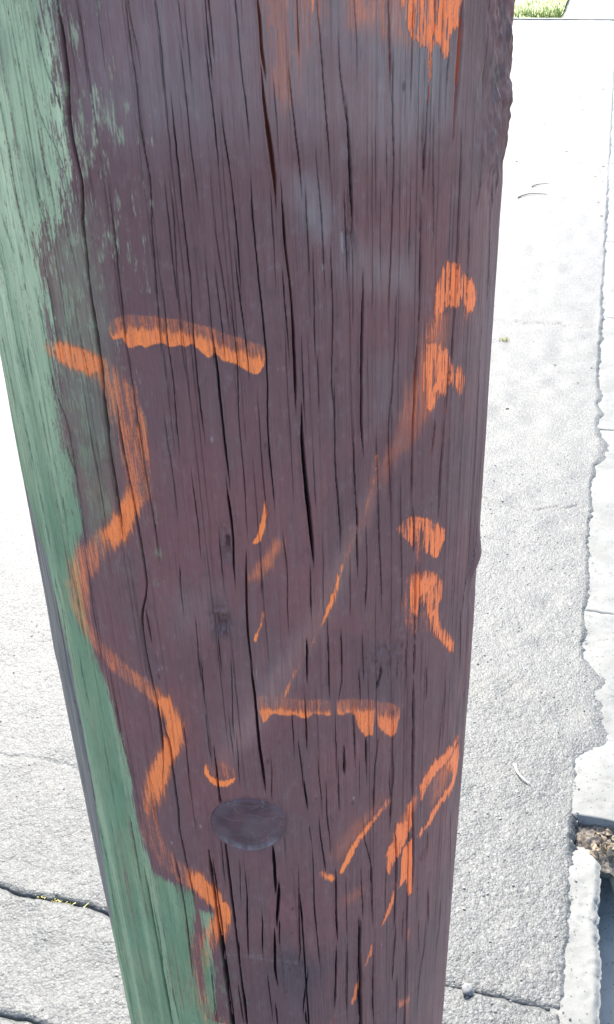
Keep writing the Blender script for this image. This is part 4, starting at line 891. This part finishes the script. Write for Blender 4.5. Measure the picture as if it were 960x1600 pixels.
for kind, mid, soft, streak, op, lo, gr, hs, vs, pts in PATCHES:
    hs, vs = hs * 1e-6, vs * 1e-6
    a = np.array(pts, float) * 1e-5
    m = soft * 1.2 + streak + 2
    idx = window(a[:, 0].min() - m * hs, a[:, 0].max() + m * hs, a[:, 1].min() - m * vs, a[:, 1].max() + m * vs)
    px, py = S[idx] / hs, Z[idx] / vs
    poly = [(x / hs, y / vs) for x, y in a]
    d = sdf(px, py, poly)
    dn = d + streak * (stk[idx] - .5) * 1.6 + (soft * .8 + .6) * (blot[idx] - .5)
    val = op * sstep(soft, -soft, dn)
    if kind == 'g' and op == 1:                                   # worn towards its border, more so higher up
        hi = sstep(1.12, 1.20, Z[idx])
        zone = sstep(-20 - 22 * hi, 2, d)
        val = val * (1 - (.3 + .35 * hi) * sstep(.80, .98, fleck[idx] + .62 * zone)) * (1 - .35 * sstep(.68, .9, n2(G[idx] * 300, Z[idx] * 9, 118)))
    if kind == 'g' and .3 < op < .8:                                   # flaked remains: crisp flecks along the grain
        val = .55 * sstep(.55, .90, fleck[idx] + (op - .5) * .3 + .28 * (sstep(soft * 2.2, -soft * 2.2, d + 10 * (blot[idx] - .5)) - .72) - .0)
    if kind == 'o' and streak > 2.2:
        val = val * (1 - min(.8, streak * .14) * sstep(.48, .68, stk[idx]) * sstep(.22, .5, blot[idx]))
    if gr:
        dt = sdf(px, py + gr, poly)
        val = val * (lo + (1 - lo) * sstep(gr * .35, -gr * .25, dt + gr * .5 * (stk[idx] - .5)))
    lay(kind, mid, idx, rough_cover(val, idx, 4.2 if kind == 'o' or (kind == 'g' and op > .8) else 1.0, 7 if gr > 15 else soft))
for kind, mid, soft, streak, pts in STROKES:
    a = np.array(pts, float)
    s_, z_, hw, op = a[:, 0] * 1e-5, a[:, 1] * 1e-5, a[:, 2], a[:, 3]; hs, vs = a[:, 4] * 1e-6, a[:, 5] * 1e-6
    m = hw.max() + soft * 1.2 + streak + 2
    idx = window(s_.min() - m * hs.max(), s_.max() + m * hs.max(), z_.min() - m * vs.max(), z_.max() + m * vs.max())
    s0, z0 = S[idx], Z[idx]
    best = np.zeros_like(s0)
    nz = streak * (stk[idx] - .5) * 1.6 + (soft * .8 + .6) * (blot[idx] - .5)
    for i in range(len(a) - 1):
        h_, v_ = (hs[i] + hs[i + 1]) / 2, (vs[i] + vs[i + 1]) / 2
        ax, ay = s_[i] / h_, z_[i] / v_; ex, ey = s_[i + 1] / h_ - ax, z_[i + 1] / v_ - ay
        px, py = s0 / h_ - ax, z0 / v_ - ay
        t = np.clip((px * ex + py * ey) / (ex * ex + ey * ey + 1e-9), 0, 1)
        d = np.hypot(px - t * ex, py - t * ey) - (hw[i] + (hw[i + 1] - hw[i]) * t)
        best = np.maximum(best, (op[i] + (op[i + 1] - op[i]) * t) * sstep(soft, -soft, d + nz))
    lay(kind, mid, idx, rough_cover(best, idx, soft=soft))

orange, green, bare, glare_scuff, dirt_shade = (fields[k] for k in 'ogbcd')
up, dn_ = ZZ > 1.408, ZZ < .752                                    # the green side goes on above and below
green[up] = np.maximum(green[up], .95 * sstep(.0, -.006, S[up] + .100 + .012 * (stk[up] - .5)) * (S[up] > -.36))
green[dn_] = np.maximum(green[dn_], .95 * sstep(.0, -.006, S[dn_] + .030 + .012 * (stk[dn_] - .5)) * (S[dn_] > -.36))
glare_scuff *= (.25 + .95 * n2(S * 26, Z * 13, 119)) * (.55 + .75 * stk) * (.7 + .5 * blot)
green *= 1 - .95 * bare
bare = np.clip(bare, 0, 1) * .92
pale = sstep(1.12, 1.36, Z + .03 * (n2(S * 30, Z * 14, 130) - .5)) * .85 + .35 * sstep(.5, .8, n2(G * 130, Z * 5, 131))  # green paler towards the top: glare painted into its colour, plus streaks along the grain
coral = sstep(.02, .085, S)
# a little paint lost along the grain ridges
orange *= 1 - .55 * sstep(.68, .9, n2(G * 1700, Z * 28, 132)) * sstep(.95, .55, orange)
knot_s, knot_z, knot_r = -.0178, .9630, .0236
rho = np.hypot(S - knot_s, Z - knot_z) / knot_r
inside *= sstep(.98, 1.06, rho); depth *= sstep(.98, 1.06, rho)
disp -= .0020 * sstep(1.0, .90, rho) + .0004 * np.exp(-((rho - 1.03) / .06) ** 2)
dirt_shade = np.maximum(dirt_shade, .35 * np.exp(-((rho - 1.03) / .04) ** 2) * n2(S * 200, Z * 200, 154))  # shadow ring round the knot, painted as a dark tone
# pits of small knots, the torn patch, chips and the splintered right-hand flank
def hump(s, z, rs, rz, amp):
    return amp * np.exp(-((S - s) / rs) ** 2 - ((Z - z) / rz) ** 2)
rg = n2(S * 420, Z * 330, 140) - .5 + .8 * (n2(G * 900, Z * 160, 141) - .5)
for s, z, rs, rz, am in ((-.0237, 1.1165, .005, .009, .004), (-.017, 1.167, .004, .008, .0035), (.073, 1.075, .016, .016, .0016), (.0475, 1.318, .003, .008, .002),
                         (.0032, .8237, .018, .014, .0012), (.105, .88, .004, .006, .002)):
    disp += hump(s, z, rs, rz, am) * rg * 1.3 - hump(s, z, rs, rz, am * .35)
flank = sstep(.105, .150, S) * sstep(1.300, 1.345, Z) * (1 - sstep(1.42, 1.46, Z))
disp += flank * (.0036 * (n2(S * 90, Z * 60, 142) - .5) + .0030 * (n2(G * 330, Z * 110, 143) - .5) + .0018 * (n2(G * 800, Z * 260, 145) - .5))
dirt_shade = np.maximum(dirt_shade, flank * .55 * sstep(.45, .75, n2(S * 160, Z * 120, 144)))
disp += hump(.168, 1.088, .012, .010, .0028) - hump(.170, 1.062, .012, .010, .0022) + hump(-.168, 1.03, .02, .02, .0015)
disp -= depth

RAD = rad(Z) + disp
V = np.stack([RAD * np.sin(TH)[None, :], -RAD * np.cos(TH)[None, :], Z], -1).reshape(-1, 3)
Q = grid_quads(NZ, NT, wrap=True)
inside_c = sstep(.12, .75, inside)
attrs = dict(orange=orange * (1 - .0 * inside_c), green=green, bare=bare, glare_scuff=np.clip(glare_scuff, 0, 1), dirt_shade=dirt_shade, inside=inside_c, tint=tint, pale=pale, coral=coral)
pole = tag(empty('utility_pole'), 'round weathered timber pole painted purple brown with a green left side and orange sprayed marks', 'pole')
mesh_np('shaft', V, Q, POLE, pole, attrs=attrs)
top = [(rad(9) * math.sin(a) * .999, -rad(9) * math.cos(a) * .999, 9.0) for a in np.linspace(0, 2 * math.pi, 48, endpoint=False)]
mesh_py('end_grain', top + [(0, 0, 9.03)], [(i, (i + 1) % 48, 48) for i in range(48)], SOIL, pole)

# each sprayed mark is a thin coat of paint lying on the wood
MARKS = {1: 'arched orange bar with a dripping scalloped lower edge', 2: 'long wavy orange line along the green and purple border',
         3: 'orange dab high on the right-hand flank', 4: 'streaky orange dab with a faded tail below it', 5: 'orange hooked cap above the vertical orange mark',
         6: 'vertical orange mark with a curled foot', 7: 'straight orange bar with two blobs hanging at its end', 8: 'small orange smile shaped mark above the round knot',
         9: 'short orange dash with a faded smear under it', 10: 'slanting orange line with a small hook at its foot', 11: 'forked orange smear beside the deep crack',
         12: 'pointed orange drip ending in thin runs', 13: 'large orange area at the top of the pole face', 14: 'thin broken slanting orange line', 15: 'bent orange streak by the edge of the pole',
         16: 'faint thin orange runs low on the pole'}
def pieces(q):
    """connected pieces of a set of quads, the largest first; specks stay part of the shaft's own colour"""
    ids, inv = np.unique(q, return_inverse=True); inv = inv.reshape(-1, 4)
    lab_ = np.arange(len(ids))
    while True:
        m = lab_[inv].min(1); new = lab_.copy()
        for c in range(4): np.minimum.at(new, inv[:, c], m)
        new = new[new]
        if (new == lab_).all(): break
        lab_ = new
    fl = lab_[inv[:, 0]]; u, n = np.unique(fl, return_counts=True)
    return [q[fl == u[i]] for i in np.argsort(-n) if n[i] >= max(160, .03 * len(q))][:6]
oq = orange.ravel()[Q].mean(1); mq = mark.ravel()[Q]; iq = inside.ravel()[Q].max(1)
for mid, lab in MARKS.items():
    sel = Q[(oq > .38) & ((mq == mid).sum(1) >= 2) & (iq < .6)]
    if len(sel) < 4: continue
    for k, piece in enumerate(pieces(sel)):
        ids, inv = np.unique(piece, return_inverse=True)
        r_ = (RAD.ravel()[ids] + .00018); t_ = np.broadcast_to(TH[None, :], S.shape).ravel()[ids]
        pv = np.stack([r_ * np.sin(t_), -r_ * np.cos(t_), Z.ravel()[ids]], -1)
        o = mesh_np('paint_mark', pv, inv.reshape(-1, 4), POLE, pole, attrs={k_: a.ravel()[ids] for k_, a in attrs.items()})
        if k == 0: o['label'] = lab

# round knot, painted over
kr, ka = np.linspace(0, 1, 60), np.linspace(0, 2 * math.pi, 160, endpoint=False)
KR, KA = np.meshgrid(kr, ka, indexing='ij')
ks = knot_s + KR * knot_r * np.cos(KA) * (1 + .03 * np.sin(2 * KA + 1)); kz = knot_z + KR * knot_r * np.sin(KA)
kh = .0006 * (1 - KR ** 2) - .0016 * sstep(.90, 1.0, KR) + .0007 * (n2(ks * 90, kz * 90, 150) - .5) + .0002 * (n2(ks * 700, kz * 500, 151) - .5)
kpale = np.zeros_like(ks)
for i in range(26):                                                # fine scratches
    p = np.array([rng.uniform(-.5, .9), rng.uniform(-.7, .9)]) * knot_r; a = rng.uniform(0, 6.28); b = rng.normal() * 60
    for j in range(26):
        p = p + np.array([math.cos(a), math.sin(a)]) * .0005; a += b * .0005 * 2 + rng.normal() * .05
        kpale = np.maximum(kpale, .6 * np.exp(-((ks - knot_s - p[0]) ** 2 + (kz - knot_z - p[1]) ** 2) / (.00022 ** 2)))
kpale = np.maximum(kpale, .75 * sstep(.55, .95, KR) * sstep(-.2, -.8, np.sin(KA)) * (.4 + n2(ks * 500, kz * 300, 152)))  # lower rim of the knot paler
kpale = np.maximum(kpale, .16 * sstep(.3, .8, n2(ks * 120, kz * 120, 153)))
kR = rad(kz) + .0002 + kh
kv = np.stack([kR * np.sin(ks / R0), -kR * np.cos(ks / R0), kz], -1).reshape(-1, 3)
o = mesh_np('knot', kv, grid_quads(60, 160, wrap=True), KNOT, pole, attrs={'glare_scuff': np.clip(kpale, 0, 1)})
o['label'] = 'round dark purple knot with fine pale scratches'

# ------------------------------------------------------------------ small things on the ground
def pebble_mesh(seed, flat=.6):
    r = random.Random(seed)
    t = (1 + 5 ** .5) / 2
    v = [Vector(p).normalized() for p in [(-1, t, 0), (1, t, 0), (-1, -t, 0), (1, -t, 0), (0, -1, t), (0, 1, t), (0, -1, -t), (0, 1, -t), (t, 0, -1), (t, 0, 1), (-t, 0, -1), (-t, 0, 1)]]
    f = [(0, 11, 5), (0, 5, 1), (0, 1, 7), (0, 7, 10), (0, 10, 11), (1, 5, 9), (5, 11, 4), (11, 10, 2), (10, 7, 6), (7, 1, 8), (3, 9, 4), (3, 4, 2), (3, 2, 6), (3, 6, 8), (3, 8, 9), (4, 9, 5), (2, 4, 11), (6, 2, 10), (8, 6, 7), (9, 8, 1)]
    v = [(p.x * r.uniform(.7, 1.2), p.y * r.uniform(.6, 1.0), p.z * r.uniform(.7, 1.1) * flat) for p in v]
    return np.array(v), f
def ground_z(n, e):
    return float(pave_height(np.array([n]), np.array([e]))[0])
gv, gf, off = [], [], 0
shapes = [pebble_mesh(i) for i in range(8)]
for i in range(1500):
    if i < 1000: n, e = rng.uniform(.0, .30), .20 + 1.9 * rng.random() ** 1.4
    elif i < 1300: n, e = rng.uniform(-.95, -.35), rng.uniform(.2, 1.6)
    else: n, e = rng.uniform(-.5, .28), rng.uniform(2, 7)
    sz_ = .0011 + .0022 * rng.random() ** 3
    v, f = shapes[i % 8]; a = rng.uniform(0, 6.28); ca, sa = math.cos(a), math.sin(a)
    p = W3(n, e, ground_z(n, e) + sz_ * .2)
    gv += [(p[0] + sz_ * (x * ca - y * sa), p[1] + sz_ * (x * sa + y * ca), p[2] + sz_ * z) for x, y, z in v]
    gf += [tuple(q + off for q in t) for t in f]; off += 12
tag(mesh_py('gravel', gv, gf, STONE), 'loose grit scattered over the pale asphalt', 'gravel', kind='stuff')

gv, gf, off = [], [], 0
for i in range(90):
    n, e = rng.uniform(-.55, .28), 1.2 + 7 * rng.random()
    sz_ = .0022 + .0035 * rng.random() ** 2
    v, f = shapes[i % 8]
    p = W3(n, e, ground_z(n, e) + sz_ * .2)
    gv += [(p[0] + sz_ * x * 1.4, p[1] + sz_ * y, p[2] + sz_ * z * .6) for x, y, z in v]
    gf += [tuple(q + off for q in t) for t in f]; off += 12
tag(mesh_py('dark_grit', gv, gf, BED), 'dark specks of grit and seed on the bright pavement', 'grit', kind='stuff')

def pebble(n, e, size, seed, label, mat=STONE, z=None):
    v, f = pebble_mesh(seed, .5)
    p = W3(n, e, (ground_z(n, e) if z is None else z))
    o = mesh_py('pebble', v * size + np.array([0, 0, size * .45]), f, mat)
    bv = o.modifiers.new('worn', 'BEVEL'); bv.width = size * .12; bv.segments = 2
    o.rotation_euler = (.3, .15, .8)
    o.location = p
    return tag(o, label, 'pebble')
pebble(.145, .412, .0125, 3, 'largest loose grey pebble, lying on the cross joint beside the pole')

def tube(name, pts, r, mat, label, cat):
    V_, F_ = [], []
    P = [Vector(p) for p in pts]; n = len(P)
    for i, p in enumerate(P):
        t = (P[min(i + 1, n - 1)] - P[max(i - 1, 0)]).normalized(); u = t.cross(Vector((0, 0, 1))).normalized(); w = u.cross(t)
        rr = r * (1 - .55 * i / (n - 1))
        for k in range(7):
            a = k / 7 * 2 * math.pi; V_.append(p + u * math.cos(a) * rr + w * math.sin(a) * rr)
    for i in range(n - 1):
        for k in range(7):
            F_.append((i * 7 + k, i * 7 + (k + 1) % 7, (i + 1) * 7 + (k + 1) % 7, (i + 1) * 7 + k))
    F_ += [tuple(range(6, -1, -1)), tuple(range((n - 1) * 7, n * 7))]
    return tag(mesh_py(name, V_, F_, mat, smooth=True), label, cat)
def arc(n0, e0, n1, e1, bow, k=14, lift=.003):
    out = []
    for i in range(k):
        t = i / (k - 1); n = n0 + (n1 - n0) * t; e = e0 + (e1 - e0) * t
        b = bow * math.sin(math.pi * t); dn, de = n1 - n0, e1 - e0; L = math.hypot(dn, de)
        n, e = n - de / L * b, e + dn / L * b
        out.append(W3(n, e, ground_z(n, e) + lift + .003 * math.sin(math.pi * t)))
    return out
tube('dry_stalk', arc(.176, .893, .208, .850, -.008), .0024, STRAW, 'pale curved dry stalk lying on rough asphalt by the kerb', 'stalk')
tube('grass_straw', arc(-.142, 4.71, -.005, 4.80, .03), .0028, BED, 'longer of two thin curved dark straws, the lower one on the pavement', 'straw')
tube('grass_straw', arc(-.09, 4.93, -.01, 5.0, .015), .0026, BED, 'shorter of two thin curved dark straws, the upper one on the pavement', 'straw')

def tuft(name, spots, hgt, mat, label, cat, kind=None):
    V_, F_ = [], []
    for n, e, m in spots:
        for i in range(m):
            nn, ee = n + rng.normal() * .010, e + rng.normal() * .0022
            b = W3(nn, ee, -.012); a = rng.uniform(0, 6.28); L = hgt * rng.uniform(.5, 1.3); bend = rng.normal(size=2) * .006
            w = .0012 * np.array([math.cos(a), math.sin(a), 0]); t_ = b + np.array([bend[0], bend[1], L]); mm = (b + t_) / 2 + np.array([bend[1], -bend[0], 0]) * .4
            k = len(V_); V_ += [b - w, b + w, mm + w, mm - w, t_ + w * .2, t_ - w * .2]; F_ += [(k, k + 1, k + 2, k + 3), (k + 3, k + 2, k + 4, k + 5)]
    return tag(mesh_py(name, V_, F_, mat), label, cat, kind=kind)
tuft('weeds', [(-.607, .427, 26), (-.592, .426, 30), (-.572, .425, 40), (-.552, .424, 46), (-.535, .423, 40), (-.520, .421, 24), (-.665, .428, 26)], 0.007, WEED,
     'yellow dry moss and weeds in the pavement joint', 'weeds', 'stuff')
tuft('weed_tuft', [(-.038, 2.905, 30)], .03, WEED, 'tiny yellow weed sprouting from pavement beside the pole edge', 'weed')

# rubble in the broken kerb: a pale lump added for a sunlit patch, and dry leaves
v, f = pebble_mesh(17, .9)
lump = mesh_py('lit_patch_lump', v * .038, f, mat_concrete('lit_patch_concrete', (.42, .45, .36), (.54, .55, .45), (.2, .21, .17)))
md = lump.modifiers.new('worn', 'BEVEL'); md.width = .006; md.segments = 2
lump.location = W3(.390, .725, -.075); lump.rotation_euler = (.3, .2, .5)
tag(lump, 'pale concrete lump standing in for a sunlit patch in the gap of the broken kerb', 'rubble')
def leaf(n, e, z, size, seed):
    r = random.Random(seed); V_, F_ = [], []
    for i in range(7):
        t = i / 6; hw = math.sin(math.pi * (t * .92 + .04)) * .34
        for j in (-1, -.5, 0, .5, 1):
            V_.append(((t - .5), hw * j, .30 * (hw * j) ** 2 * 6 + .18 * math.sin(t * 3 + seed) + .04 * r.uniform(-1, 1)))
    for i in range(6):
        for j in range(4):
            a = i * 5 + j; F_.append((a, a + 1, a + 6, a + 5))
    o = mesh_py('dry_leaf', np.array(V_) * size, F_, LEAF, smooth=True)
    s = o.modifiers.new('thick', 'SOLIDIFY'); s.thickness = .0006
    o.location = W3(n, e, z); o.rotation_euler = (r.uniform(-.6, .6), r.uniform(-.6, .6), r.uniform(0, 6.28))
    return tag(o, 'small curled dry leaf in the gap of the broken kerb', 'leaf', 'dry leaves in the broken kerb gap')
for i in range(26):
    leaf(.325 + .075 * rng.random(), .772 + .022 * rng.normal(), -.020 - .004 * rng.random(), .013 + .012 * rng.random(), i)
